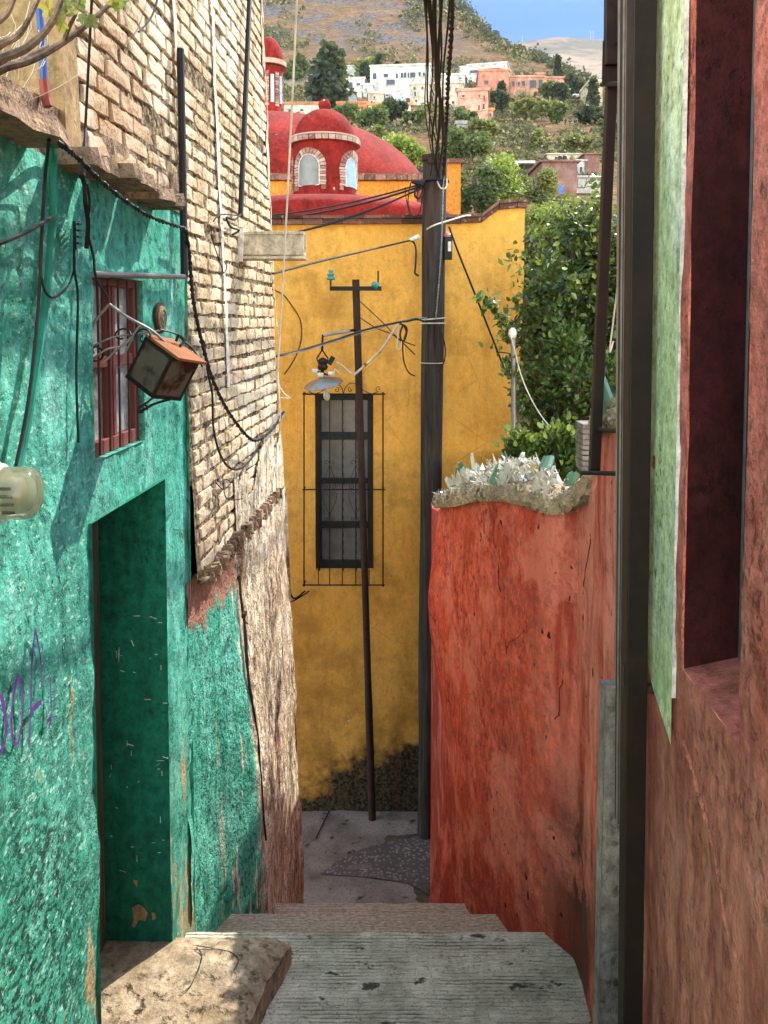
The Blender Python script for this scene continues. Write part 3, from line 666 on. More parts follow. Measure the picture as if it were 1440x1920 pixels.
# black steel gate post against the wall
def post(name,label,cat,top,bot,x_t,x_b,d,thick,mat,extra=None):
    a,b=P(x_t[0],top,d),P(x_t[1],top,d); c,e=P(x_b[0],bot,d),P(x_b[1],bot,d); m=MB()
    t=Vector((0,thick,0)); m.hexa([c,e,e+t,c+t],[a,b,b+t,a+t]); return m
gp=wthing('gate_post','heavy dark brown steel gate post standing from top to bottom of the view at right','post',P(1190,1920,2.12))
m=post('','','',-520,2150,(1194,1240),(1166,1202),2.10,.05,None); m.build('tube',M['darkbrown'],gp,bevel=.003)
m=post('','','',-520,2150,(1186,1192),(1162,1166),2.14,.03,None); m.build('flange',M['rust'],gp,bevel=.001)
m=MB(); a=P(1205,1297,2.10); b=P(1258,1297,2.08); m.box((a+b)/2+Vector((0,.03,0)),((b-a).length,.02,.012)); m.box((a+b)/2+Vector((0,.03,-.012)),((b-a).length,.006,.014)); m.build('bracket',M['rust'],gp)
for yy in(1265,1700): 
    m=MB(); c=P(1170,yy,2.13); m.tube([c-Vector((0,0,.03)),c+Vector((0,0,.03))],.008,8); m.build('hinge',M['rust'],gp)
gs=wthing('gate_stile','slim steel gate stile with pale worn edges just left of the heavy post','post',P(1172,1920,2.25))
m=post('','','',-520,1545,(1173,1181),(1158,1163),2.22,.03,None); m.build('stile',M['black'],gs,bevel=.001)
m=post('','','',-120,1290,(1163,1167),(1156,1158),2.26,.02,None); m.build('edge_strip',M['silver'],gs)
m=post('','','',-120,1545,(1179,1181),(1164,1165.5),2.21,.01,None); m.build('edge_strip',M['silver'],gs)
for (xt,xt2,xb,xb2,dd,mt_) in((1171,1173,1156,1158,2.19,'silver'),(1176,1179,1161,1164,2.18,'rustlight')):
    m=post('','','',-120,2150 if dd<2.1 else 1545,(xt,xt2),(xb,xb2),dd,.008,None); m.build('worn_edge',M[mt_],gs if dd>2.1 else gp)
gy=wthing('slab_post','grey weathered concrete slab post below the steel gate','post',P(1140,1920,2.42))
a=P(1135,1290,2.42); b=P(1176,1290,2.42)
m=MB(); K=40
for j in range(K):
    y1_=1290+(2150-1290)*j/K; y2_=1290+(2150-1290)*(j+1)/K
    def q(yp): 
        t=(yp-1290)/630; return P(1135-13*t,yp,2.42),P(1180-14*t,yp,2.42)
    a,b=q(y1_); c,e=q(y2_); t=Vector((0,.06,0)); w=.004*fbm((j*.7,0,0),2); wv=Vector((w,0,0)); m.hexa([c,e,e+t,c+t],[a,b,b+t,a+t],.5)
m.build('slab',M['concrete'],gy)
m=MB(); m.hexa([P(1121.5,1920,2.418),P(1123,1920,2.418),P(1123,1920,2.43),P(1121.5,1920,2.43)],[P(1134.5,1290,2.418),P(1136,1290,2.418),P(1136,1290,2.43),P(1134.5,1290,2.43)]); m.build('metal_edge',M['silver'],gy)
m=MB(); c=P(1152,1845,2.40); m.tube([c,c+Vector((.02,-.01,.012))],.006,6); m.build('bolt',M['rust'],gy)
# projecting window cage of flat bars seen edge-on
cg=wthing('window_cage','dark steel bar cage projecting from the wall before the leafy tree','grille',P(1120,890,2.6))
def bar(p,q,w,t,mat,name):
    p=Vector(p);q=Vector(q);m=MB(); wv=Vector((w/2,0,0)); tv=Vector((0,t,0)); m.hexa([p-wv,p+wv,p+wv+tv,p-wv+tv],[q-wv,q+wv,q+wv+tv,q-wv+tv]); return m.build(name,M[mat],cg,bevel=.002)
bar(P(1116,888,2.6),P(1153,70,2.6),.033,.03,'darkbrown','upright')
bar(P(1152,120,2.56),P(1154,-60,2.56),.055,.03,'black','upright')
m=MB(); m.hexa([P(1128,158,2.58),P(1160,158,2.58),P(1160,158,2.61),P(1128,158,2.61)],[P(1130,76,2.58),P(1172,76,2.58),P(1172,76,2.61),P(1130,76,2.61)]); m.build('gusset',M['darkbrown'],cg,bevel=.002)
for (xa,ya_,xb,yb_) in((1148,78,1182,78),(1130,156,1178,156),(1118,806,1162,808),(1094,888,1162,888)):
    m=MB(); a=P(xa,ya_,2.6)+Vector((0,.015,0)); b=P(xb,yb_,2.45); m.tube([a,b],.0075,8); m.build('crossbar',M['black'],cg)
# ============================================================ coral garden wall with broken glass
plan=[(3.0,1.16,1925),(3.0,1.1,1900)]
def plw(px,py,rel): 
    d=gd(py,rel); p=P(px,py,d); return (p.x,p.y)
pl=[(rx(2.32,0)+.02,2.32),(rx(2.75,0)+.03,2.75),plw(1108,1915,ZT),plw(1072,1795,ZT),plw(1018,1746,ZT),plw(932,1714,Z2),plw(868,1692,Z3)]
e=P(820,1640,5.05); pl.append((e.x,5.05))
pl2=[Vector((a[0]+(b[0]-a[0])*k/8,a[1]+(b[1]-a[1])*k/8,0)) for a,b in zip(pl,pl[1:]) for k in range(8)]+[Vector((*pl[-1],0))]
pl2=[Vector((p.x,p.y,0)) for p in pl2]
S=[0]
for a,b in zip(pl2,pl2[1:]): S.append(S[-1]+(b-a).length)
def along(s):
    for i in range(len(S)-1):
        if s<=S[i+1]:
            t=(s-S[i])/(S[i+1]-S[i]); return pl2[i].lerp(pl2[i+1],t)
    return pl2[-1]
def pix(p):  # project
    dx,dy,dz_=p.x,p.y,p.z-Z0; cz=dy*math.cos(PIT)-dz_*math.sin(PIT); cv=dy*math.sin(PIT)+dz_*math.cos(PIT)
    return 720+F*dx/cz, CY-F*cv/cz
topk=[(700,940),(803,945),(860,938),(900,928),(950,925),(990,935),(1040,950),(1075,945),(1098,925),(1104,893),(1118,893),(1120,800),(1145,786),(1400,786)]
def topy(x):
    for (a,b),(c,d) in zip(topk,topk[1:]):
        if a<=x<=c: t=(x-a)/(c-a); return b+(d-b)*t
    return 786
def topz(s):
    p=along(s); x=720+F*p.x/p.y; x=pix(Vector((p.x,p.y,Z0-.9)))[0]; return zr(topy(x),p.y)
gw=wthing('garden_wall','coral red garden wall topped with broken bottle glass','wall',(.7,4,Z0-2.8))
# resample so that the step in the top comes out crisp
ns=150; T=S[-1]; ss=[T*i/ns for i in range(ns+1)]
m=MB(); g={}; nz=90
TH=.26
def nrm(s):
    a=along(max(0,s-.02)); b=along(min(T,s+.02)); t=(b-a).normalized(); return Vector((-t.y,t.x,0)) # towards the alley
def edgebulge(z,s):
    zr_=z-Z0; t=max(0,(s-(T-.5))/.5); return t*.06*math.sin(zr_*2.9+.6)
for i,s in enumerate(ss):
    p=along(s); n=nrm(s); zt_=topz(s)
    for j in range(nz+1):
        z=-.2+(zt_+.2)*j/nz; d=.014*fbm((s*1.5,z*1.2,5),3)+.006*fbm((s*7,z*5,2),3)+edgebulge(z,s)
        rd=max(0,(z-zt_+.03)/.03)*.012
        q=p+n*(d-rd); g[i,j]=len(m.v); m.v.append(Vector((q.x,q.y,z)))
for i in range(ns):
    for j in range(nz): m.f.append([g[i,j],g[i+1,j],g[i+1,j+1],g[i,j+1]]); m.r.append(.5)
# top, end return and back
for i in range(ns):
    a=m.v[g[i,nz]];b=m.v[g[i+1,nz]];na=nrm(ss[i])*TH;nb=nrm(ss[i+1])*TH
    m.add([a,b,b-nb,a-na],[(0,1,2,3)],.5); m.add([a-na,b-nb,Vector((b.x-nb.x,b.y-nb.y,-.2)),Vector((a.x-na.x,a.y-na.y,-.2))],[(0,1,2,3)],.5)
nE=nrm(T)*TH
for j in range(nz):
    a=m.v[g[ns,j]];b=m.v[g[ns,j+1]]; m.add([a,a-nE,b-nE,b],[(0,1,2,3)],.5)
m.build('wall',M['redwall'],gw)
# continuation down the alley behind that corner
pe=along(T); m=MB()
K=24
for i in range(K):
    a=Vector((pe.x+.06+.03*i/K,pe.y+.03+2.2*i/K,0)); b=Vector((pe.x+.06+.03*(i+1)/K,pe.y+.03+2.2*(i+1)/K,0))
    zt_=Z0-.205*a.y-.24+.02*fbm((i*.5,0,0),2)
    m.box(((a.x+b.x)/2+.12,(a.y+b.y)/2,zt_/2-.1),(.24,b.y-a.y,zt_+.2))
m.build('wall_return',M['redwall'],gw)
# mortar coping bedded with pebbles, and glass
m=MB(); shards=[]
cs=[s for s in ss]
def capx(s): p=along(s); return pix(Vector((p.x,p.y,topz(s))))[0]
for i in range(ns):
    s=ss[i]; x=capx(s)
    if x>1103 and x<1121: continue
    a=along(s);b=along(ss[i+1]);za=topz(s);zb_=topz(ss[i+1])
    if abs(za-zb_)>.05: continue
    na=nrm(s);nb=nrm(ss[i+1]); K=6
    prof=[(.026,-.035),(.045,.0),(.025,.045),(-.05,.07),(-.18,.07),(-.27,.03),(-.28,-.01)]
    A=[a+na*(u+.008*fbm((s*9,w*30,1),2))+Vector((0,0,za+w+.008*fbm((s*11,u*20,3),2))) for u,w in prof]
    Bq=[b+nb*(u+.008*fbm((ss[i+1]*9,w*30,1),2))+Vector((0,0,zb_+w+.008*fbm((ss[i+1]*11,u*20,3),2))) for u,w in prof]
    m.add(A+Bq,[(k,k+7,k+8,k+1) for k in range(6)]+[(6,5,4,3,2,1,0),(7,8,9,10,11,12,13)],.5)
pe_=along(T)
m.build('coping',M['pebbly'],gw)
pb_=MB()
for k in range(1500):
    s=random.choice(ss); x=capx(s)
    if 1100<x<1124: continue
    u,w=random.choice([(.032,-.02),(.044,0),(.036,.02),(.026,.045),(-.01,.06),(-.04,.07)]); q=along(s)+nrm(s)*u; q.z=topz(s)+w+random.uniform(-.012,.012); e_=random.uniform(.005,.012)
    pb_.box(q,(e_,e_*1.3,e_),rz=random.random()*3,jit=e_*.3)
o=pb_.build('coping_pebbles',M['pebbly'],gw); o['kind']='stuff'
def bottle_piece(c,ax,rad,h,frac,mat,broken=.5):
    m=MB(); ax=Vector(ax).normalized(); a=ax.cross(Vector((.3,.9,.1))).normalized(); b=ax.cross(a); n=10; k0=random.random()*6.28
    kk=int(n*frac)+1; vs=[]; th=.003
    tops=[h*(1-broken*random.random()) for _ in range(kk)]
    for rr in(rad,rad-th):
        for i in range(kk):
            w=k0+2*math.pi*i/n; d=a*math.cos(w)+b*math.sin(w); vs+= [c+d*rr, c+d*rr*random.uniform(.9,1.05)+ax*tops[i]]
    fs=[]
    for i in range(kk-1):
        fs.append((2*i,2*i+2,2*i+3,2*i+1)); o=2*kk; fs.append((o+2*i+1,o+2*i+3,o+2*i+2,o+2*i)); fs.append((2*i+1,2*i+3,o+2*i+3,o+2*i+1))
    m.add(vs,fs); return m
def cappt(s,u): 
    p=along(s); n=nrm(s); return p+n*u+Vector((0,0,topz(s)+.05))
good=[s for s in ss if not(1096<capx(s)<1126)]
rest=MB(); rest_g=MB()
for k in range(96):
    s=random.choice(good); c=cappt(s,random.uniform(-.2,.03)); xx=capx(s); c.z+=(random.random()*.10 if 830<xx<985 else 0)
    mt=random.choices(['shard_clear','shard_green','shard_amber'],[.74,.16,.10])[0]
    ax=(random.uniform(-.5,.5),random.uniform(-.5,.5),1)
    q=bottle_piece(c-Vector((0,0,.02)),ax,random.uniform(.022,.036),random.uniform(.06,.14),random.uniform(.35,.95),mt,.75)
    q.build('glass_shard',M[mt],gw)
for k in range(1600):
    s=random.choice(good); c=cappt(s,random.uniform(-.26,.035))-Vector((0,0,.012)); w=random.uniform(.004,.012); h=random.uniform(.012,.045)
    d=Vector((random.uniform(-1,1),random.uniform(-1,1),random.uniform(-.2,.5))).normalized()*w; u=Vector((random.uniform(-.5,.5),random.uniform(-.5,.5),1)).normalized()*h; e_=d.cross(u).normalized()*.002
    rest.add([c-d,c+d,c+d*random.uniform(-.6,.6)+u,c-d+e_,c+d+e_],[(0,1,2),(4,3,2),(0,2,3),(1,4,2)])
o=rest.build('small_glass',M['shardmix'],gw); o['kind']='stuff'
# heap of clear broken glass bulging up along the middle of the wall
hp=MB()
for k in range(800):
    x=random.uniform(815,985); t=(x-815)/170; s=min(good,key=lambda q:abs(capx(q)-x)); hgt=.12*math.sin(min(1,t*1.05)*math.pi*.62)**1.3
    c=cappt(s,random.uniform(-.16,.02)); c.z+=random.random()*hgt-.01
    w=random.uniform(.006,.019); h=random.uniform(.02,.06)
    d=Vector((random.uniform(-1,1),random.uniform(-1,1),random.uniform(-.6,.6))).normalized()*w; u=Vector((random.uniform(-1,1),random.uniform(-1,1),random.uniform(.1,1))).normalized()*h; e_=d.cross(u).normalized()*.002
    hp.add([c-d,c+d,c+d*random.uniform(-.6,.6)+u,c-d+e_,c+d+e_],[(0,1,2),(4,3,2),(0,2,3),(1,4,2)])
o=hp.build('heaped_glass',M['shardmix'],gw); o['kind']='stuff'
# stacked grey blocks behind the step of the wall
for pts,w_ in(([(983,948),(986,965),(981,990),(979,1020),(977,1038)],.0028),([(938,1056),(936,1080),(939,1110)],.004),([(1056,1275),(1052,1310),(1049,1345)],.004),([(985,1180),(975,1195),(958,1205),(952,1225)],.003),([(1108,1010),(1100,1060),(1096,1100)],.004)):
    L_=[]
    for x,y in smoothpts([(a,b,0) for a,b in pts],4) and [(q.x,q.y) for q in smoothpts([(a,b,0) for a,b in pts],4)]:
        s=min(ss,key=lambda q:abs(pix(Vector((along(q).x,along(q).y,Z0-1.3)))[0]-x)); p_=along(s); L_.append(p_+nrm(s)*.006+Vector((0,0,zr(y,p_.y))))
    MB().tube(L_,[w_*.55*(.5+.9*random.random()) for _ in L_],5).build('crack',M['cable'],gw)
gb=wthing('block_pier','small pier of stacked grey bricks behind the cage bar on the garden wall','pier',P(1110,890,3.3))
m=MB()
for k in range(9):
    zc=P(1110,880-10.0*k,3.35).z; cx=P(1112,850,3.35).x; m.box((cx,3.42,zc),(.085,.12,.019),jit=.002,rz=random.uniform(-.04,.04))
m.build('bricks',M['concrete'],gb)
# garden soil terrace behind the wall
m=MB(); m.poly([(1.05,3.2,Z0-1.45),(4,3.2,Z0-1.45),(6,12,Z0-1.45),(1.6,12,Z0-1.45),(1.35,8.0,Z0-1.45),(.85,5.5,Z0-1.45),(.80,4.4,Z0-1.45)],(0,0,-5)); o=m.build('terrain',M['soil']); setp(o,kind='structure')
# ============================================================ yellow building
YD=8.92
yb_=wthing('yellow_building','ochre yellow building across the foot of the alley with a tall grilled window','building',(0,9.5,0))
def fx(px,py): return P(px,py,YD).x
prof=[(300,412),(512,412),(700,411),(840,410),(893,410),(905,407),(915,399),(926,389),(936,383),(950,381),(984,381)]
def topf(x):
    q=[(P(a,b,YD).x,P(a,b,YD).z) for a,b in prof]
    if x<=q[0][0]: return q[0][1]
    for (a,b),(c,d) in zip(q,q[1:]):
        if a<=x<=c: return b+(d-b)*(x-a)/(c-a)
    return q[-1][1]
wx=(P(591,900,YD).x,P(700,900,YD).x); wzz=(P(640,1069,YD).z,P(640,739,YD).z)
xr0=P(961,900,YD).x; xrt=P(984,381,YD).x
xL=-4.5
xs=cuts(xL,xr0,.07,wx); m=MB(); g={}; 
zlist=cuts(-.1,6.0,.07,wzz); nzl=len(zlist)
for i,x in enumerate(xs):
    for j,zf in enumerate(zlist):
        zt_=topf(x); z=zf if zf<5.0 else 5.0+(zf-5.0)/(6.0-5.0)*(zt_-5.0)
        lean=(xrt-xr0)*max(0,min(1,(z-3.3)/(6.1-3.3)))*max(0,(x-.6)/(xr0-.6))
        d=.012*fbm((x*1.1,z*1.1,2),3)+.003*fbm((x*7,z*7,2),2)
        g[i,j]=len(m.v); m.v.append(Vector((x+lean,YD-d,z)))
for i in range(len(xs)-1):
    for j in range(nzl-1):
        xc=(xs[i]+xs[i+1])/2; zc=(zlist[j]+zlist[j+1])/2
        if wx[0]<xc<wx[1] and wzz[0]<zc<wzz[1]: continue
        m.f.append([g[i,j],g[i+1,j],g[i+1,j+1],g[i,j+1]]); m.r.append(.5)
I=len(xs)-1
for j in range(nzl-1):
    a=m.v[g[I,j]];b=m.v[g[I,j+1]]; o=Vector((0,5,0)); m.add([a,a+o,b+o,b],[(0,1,2,3)],.5)
for i in range(I):
    a=m.v[g[i,nzl-1]];b=m.v[g[i+1,nzl-1]]; o=Vector((0,.28,0)); m.add([a,b,b+o,a+o],[(0,1,2,3)],.5); m.add([a+o,b+o,Vector((b.x,b.y+.28,4)),Vector((a.x,a.y+.28,4))],[(0,1,2,3)],.5)
for (xa,za,xb,zb_) in((wx[0],wzz[0],wx[0],wzz[1]),(wx[0],wzz[1],wx[1],wzz[1]),(wx[1],wzz[1],wx[1],wzz[0]),(wx[1],wzz[0],wx[0],wzz[0])):
    m.add([(xa,YD-.01,za),(xb,YD-.01,zb_),(xb,YD+.14,zb_),(xa,YD+.14,za)],[(0,1,2,3)],.5)
m.build('wall',M['yellow'],yb_)
# brick coping in separate bricks
m=MB(); x=xL
while x<xrt-.02:
    L=random.uniform(.19,.25); x2=min(x+L,xrt+.02); z1=topf(min(x,xr0+.3)) ; z2=topf(min(x2,xr0+.3))
    a=.012
    dx_=x2-x; 
    m.hexa([(x+.004,YD-.06,z1-.055),(x2-.004,YD-.06,z2-.055),(x2-.004,YD+.30,z2-.055),(x+.004,YD+.30,z1-.055)],[(x+.004,YD-.06,z1+.0),(x2-.004,YD-.06,z2+.0),(x2-.004,YD+.30,z2),(x+.004,YD+.30,z1)])
    m.hexa([(x+.004,YD-.09,z1+.002),(x2-.004,YD-.09,z2+.002),(x2-.004,YD+.32,z2+.002),(x+.004,YD+.32,z1+.002)],[(x+.004,YD-.09,z1+.036),(x2-.004,YD-.09,z2+.036),(x2-.004,YD+.32,z2+.036),(x+.004,YD+.32,z1+.036)])
    x=x2
m.build('coping',M['coping'],yb_)
m=MB(); m.box(((xL+xr0)/2,YD+3.0,topf(0)-.12),(xr0-xL-.05,5.4,.1)); m.build('roof',M['dome'],yb_)
m=MB(); m.box(((xL+xr0)/2,YD+5,2.4),(xr0-xL-.05,.2,6.2)); m.build('rear_wall',M['yellow'],yb_)
# window
m=MB(); fw=.055; yy=YD+.09
def fb(x0,x1,z0,z1,y=yy,t=.05): m.box(((x0+x1)/2,y,(z0+z1)/2),(x1-x0,t,z1-z0))
fb(wx[0],wx[0]+fw*1.2,wzz[0],wzz[1]); fb(wx[1]-fw*1.2,wx[1],wzz[0],wzz[1]); 
fb(wx[0]+fw*1.2,wx[1]-fw*1.2,wzz[0],wzz[0]+.09); fb(wx[0]+fw*1.2,wx[1]-fw*1.2,wzz[1]-.075,wzz[1])
for y1,y2 in((812,826),(899,909),(981,993)):
    fb(wx[0]+fw*1.2,wx[1]-fw*1.2,P(640,y2,YD).z,P(640,y1,YD).z,yy-.004,.045)
fr=sub(m.build('window_frame',M['darkframe'],yb_,bevel=.004))
for y1,y2 in((752,812),(826,899),(909,981),(993,1055)):
    m=MB(); m.box(((wx[0]+wx[1])/2,yy+.02,(P(640,y1,YD).z+P(640,y2,YD).z)/2),(wx[1]-wx[0]-.12,.006,(y2-y1)/F*YD+.01)); m.build('pane',M['screen'],fr)
# grille
GY=YD-.13
m=MB(); 
def gp_(x,y): return P(x,y,GY)
for y in(739,918,1097):
    m.tube([gp_(567,y),gp_(722,y)],.009 if y!=918 else .008,6)
for x in(570,718): m.tube([gp_(x,735),gp_(x,1100)],.009,6)
for x in(597,618,642,667,692): m.tube([gp_(x,739),gp_(x,1097)],.006,6)
for x in(597,642,667): # twisted bars
    m.tube([gp_(x,739)+Vector((.004*math.sin(k*1.3),0,-k*.02)) for k in range(100)],.006,5)
for y in(739,918,1097):
    for x in(570,718): 
        a=gp_(x,y); m.tube([a,Vector((a.x,YD+.0,a.z))],.008,6)
        m.lathe([(.001,-.012),(.014,-.006),(.014,.006),(.001,.012)],a,8)
gr=sub(m.build('window_grille',M['black'],yb_))
def spiral(c,r,turns,a0,s=1):
    return [c+Vector((r*(1-k/26)*math.cos(a0+s*turns*6.28*k/26),0,r*(1-k/26)*math.sin(a0+s*turns*6.28*k/26))) for k in range(24)]
m=MB()
for sgn in(-1,1):
    def q(x,y): return gp_(644+sgn*x,y)
    m.tube(smoothpts([q(0,738),q(4,726),q(14,718),q(26,722),q(38,732),q(52,738),q(64,735)],4),.0045,5,False)
    m.tube(spiral(q(13,731),.030,1.3,1.5,sgn),.004,5,False); m.tube(spiral(q(66,729),.035,1.4,-1.5,-sgn),.004,5,False)
    m.tube([q(24,716),q(34,719)],.004,4)
m.build('scroll',M['rust'],gr)
for cx in(618,667):
    m=MB()
    for sgn in(-1,1):
        def q(x,y): return gp_(cx+sgn*x,y)
        m.tube(smoothpts([q(0,872),q(5,885),q(10,900),q(12,912)],4),.0035,4,False); m.tube(spiral(q(6,868),.030,1.2,3.1 if sgn>0 else 0,-sgn),.0035,4,False)
        m.tube(spiral(q(7,912),.028,1.2,0 if sgn>0 else 3.1,-sgn),.0035,4,False)
        m.tube(smoothpts([q(13,925),q(12,938),q(5,955),q(1,965),q(5,975)],4),.0035,4,False); m.tube(spiral(q(7,926),.030,1.2,0 if sgn>0 else 3.1,sgn),.0035,4,False); m.tube(spiral(q(6,972),.028,1.2,3.1 if sgn>0 else 0,sgn),.0035,4,False)
    m.build('scroll',M['rust'],gr)
# low red dome and its cupola
DC=13.0; cc=P(612,412,DC); m=MB()
rad=240/F*DC; hz=.30; z0=P(612,416,DC).z
m.lathe([(rad,-.5)]+[(rad*math.cos(t*math.pi/2/14)**.9,hz*math.sin(t*math.pi/2/14)) for t in range(14)]+[(.02,hz)],(cc.x,DC,z0),64); 
dm=m.build('low_dome',M['dome'],yb_,smooth=True)
cu=P(609,370,DC); px13=DC/F; zb0=P(609,376,DC).z; rD=58*px13
def zz(y): return P(609,y,DC).z
m=MB(); m.lathe([(rD,zb0-.1-zb0),(rD,zz(272)-zb0)],(cu.x,DC,zb0),48); dl=sub(m.build('cupola_drum',M['dome'],yb_,smooth=False))
m=MB(); 
for k in range(34):
    w=2*math.pi*k/34; c=Vector((cu.x+(rD+.02)*math.cos(w),DC+(rD+.02)*math.sin(w),zz(270)))
    m.box(c,(.10,2*math.pi*(rD+.05)/34-.008,.075),rz=w)
for k in range(40):
    w=2*math.pi*k/40; c=Vector((cu.x+(rD+.01)*math.cos(w),DC+(rD+.01)*math.sin(w),zz(263)))
m.lathe([(rD+.055,-.012),(rD+.055,.012)],(cu.x,DC,zz(265)+.02),48)
m.build('cornice',M['arch'],yb_)
hh=zz(207)-zz(264); rb=56*px13
m=MB(); m.lathe([(rb,0)]+[(rb*math.cos(t*math.pi/2/16)**.95,hh*math.sin(t*math.pi/2/16)) for t in range(1,16)]+[(.02,hh)],(cu.x,DC,zz(264)+.01),48)
cd=sub(m.build('cupola_dome',M['dome'],yb_,smooth=True))
m=MB(); rr=11.5*px13; m.lathe([(rr*.5,-.06),(rr*.75,0)]+[(rr*math.cos(t),rr+rr*math.sin(t)) for t in [-1.1+2.6*k/10 for k in range(11)]]+[(.003,2*rr)],(cu.x,DC,zz(207)-.02),20); m.build('finial',M['dome'],cd,smooth=True)
def cupwin(th,hw,zb1,zt1,mat):
    # th measured from the direction of the camera, positive to the right
    def cp(u,z,o): w=th+u/rD; return Vector((cu.x+(rD+o)*math.sin(w),DC-(rD+o)*math.cos(w),z))
    zc=zt1-hw; m=MB(); K=9
    for sgn in(-1,1):
        for k in range(7):
            z1=zb1+(zc-zb1)*k/7; z2=zb1+(zc-zb1)*(k+1)/7-.008; a=hw+.005; b=hw+.10+random.uniform(-.01,.01)
            q=[cp(sgn*a,z1,0),cp(sgn*b,z1,0),cp(sgn*b,z2,0),cp(sgn*a,z2,0)]; q2=[cp(sgn*a,z1,.03),cp(sgn*b,z1,.03),cp(sgn*b,z2,.03),cp(sgn*a,z2,.03)]; m.hexa(q,q2)
    for k in range(13):
        a1=math.pi*k/13+.02; a2=math.pi*(k+1)/13-.02; ro=hw+.10; ri=hw+.006
        L=[(ri*math.cos(a1),ri*math.sin(a1)),(ro*math.cos(a1),ro*math.sin(a1)),(ro*math.cos(a2),ro*math.sin(a2)),(ri*math.cos(a2),ri*math.sin(a2))]
        m.hexa([cp(u,zc+v,0) for u,v in L],[cp(u,zc+v,.03) for u,v in L])
    m.hexa([cp(-hw-.1,zb1-.07,0),cp(hw+.1,zb1-.07,0),cp(hw+.1,zb1-.005,0),cp(-hw-.1,zb1-.005,0)],[cp(-hw-.1,zb1-.07,.04),cp(hw+.1,zb1-.07,.04),cp(hw+.1,zb1-.005,.04),cp(-hw-.1,zb1-.005,.04)])
    sr=sub(m.build('arched_surround',M['arch'],dl))
    pts=[(hw*math.cos(a),zc+hw*math.sin(a)) for a in [math.pi*k/14 for k in range(15)]]
    pl_=[(hw,zb1)]+pts+[(-hw,zb1)]
    m=MB(); ctr=cp(0,(zb1+zt1)/2,.006); vs=[]
    for k in range(13):
        u=-hw+2*hw*k/12; zt2=zc+math.sqrt(max(0,hw*hw-u*u)); vs+=[cp(u,zb1,.008),cp(u,zt2,.008)]
    m.add(vs,[(2*k,2*k+2,2*k+3,2*k+1) for k in range(12)]); m.build('pane',M[mat],sr)
    m=MB(); m.tube([cp(u*.99,z,.014) for u,z in pl_+[pl_[0]]],.010,5,False); m.build('rim',M['white_plaster'],sr)
for k in range(4):
    cupwin(R(-26+90*k),.185,zz(356),zz(300),'screen' if k%2==0 else 'bluepane')
# ============================================================ big domed church behind
DB=24.0; ch=wthing('domed_church','church with a broad red dome on an orange drum behind the yellow building','church',(-2.9,20,0)); cx=P(507,325,DB).x; pb=DB/F
def zB(y): return P(507,y,DB).z
m=MB(); rB=4.75; hB=2.55; zBb=P(507,327,18.5).z; m.lathe([(rB,-1)]+[(rB*math.cos(t*math.pi/2/20)**.93,hB*math.sin(t*math.pi/2/20)) for t in range(20)]+[(.02,hB)],(cx,DB,zBb),72); bd=sub(m.build('dome',M['dome'],ch,smooth=True))
m=MB(); dxr=P(781,330,18.5).x; dxl=cx-(dxr-cx); m.box((cx,DB,zBb-2.15),(dxr-dxl,2*(DB-18.5),4.0)); m.build('drum',M['orange'],ch)
m=MB()
x=dxl-.06
while x<dxr+.04:
    m.box((x+.12,18.46,zBb-.085),(.235,.2,.12)); x+=.245
y=18.6
while y<29.4:
    m.box((dxr+.02,y+.12,zBb-.085),(.2,.235,.12)); y+=.245
m.box((cx,DB,zBb-.01),(dxr-dxl+.22,2*(DB-18.5)+.26,.03),r=.4)
m.build('cornice',M['coping'],ch)
rl=27*pb; lx_=P(503,200,DB).x
m=MB(); m.lathe([(rl*1.15,-.25),(rl*.95,.02),(rl*.9,(zB(150)-zB(212))),(rl*1.1,zB(130)-zB(212))],(lx_,DB,zB(212)),32); ln=sub(m.build('lantern',M['dome'],ch,smooth=True))
m=MB(); m.lathe([(rl*1.25,0),(rl*1.25,zB(118)-zB(127))],(lx_,DB,zB(127)),32); m.build('lantern_cornice',M['arch'],ln)
m=MB(); rq_=rl*1.05; hq=zB(70)-zB(118); m.lathe([(rq_*math.cos(t*math.pi/2/12)**.9,hq*math.sin(t*math.pi/2/12)) for t in range(12)]+[(.01,hq)],(lx_,DB,zB(118)),32); m.build('lantern_dome',M['dome'],ln,smooth=True)
m=MB(); 
for k in range(8):
    w=R(-65+45*k); c=Vector((lx_+rl*.93*math.sin(w),DB-rl*.93*math.cos(w),zB(172)))
    m.box(c,(.10,.05,.8),rz=w)
m.build('lantern_pane',M['bluepane'],ln)
for k in range(8):
    m=MB()
    for q in range(14):
        w=R(-42.5+45*k); c=Vector((lx_+rl*.93*math.sin(w),DB-rl*.93*math.cos(w),zB(202)+q*.075)); m.box(c,(.12,.05,.06),rz=w)
    m.build('lantern_brick',M['arch'],ln)
m=MB(); a=P(833,410,15);b=P(864,305,15); m.box(((a.x+b.x)/2,15.3,(a.z+b.z)/2-1),(b.x-a.x,.6,b.z-a.z+2)); m.build('pier',M['orange'],ch)
m=MB(); m.box(((a.x+b.x)/2,15.3,b.z+.03),(b.x-a.x+.09,.72,.08),jit=.01); m.build('pier_cap',M['coping'],ch)
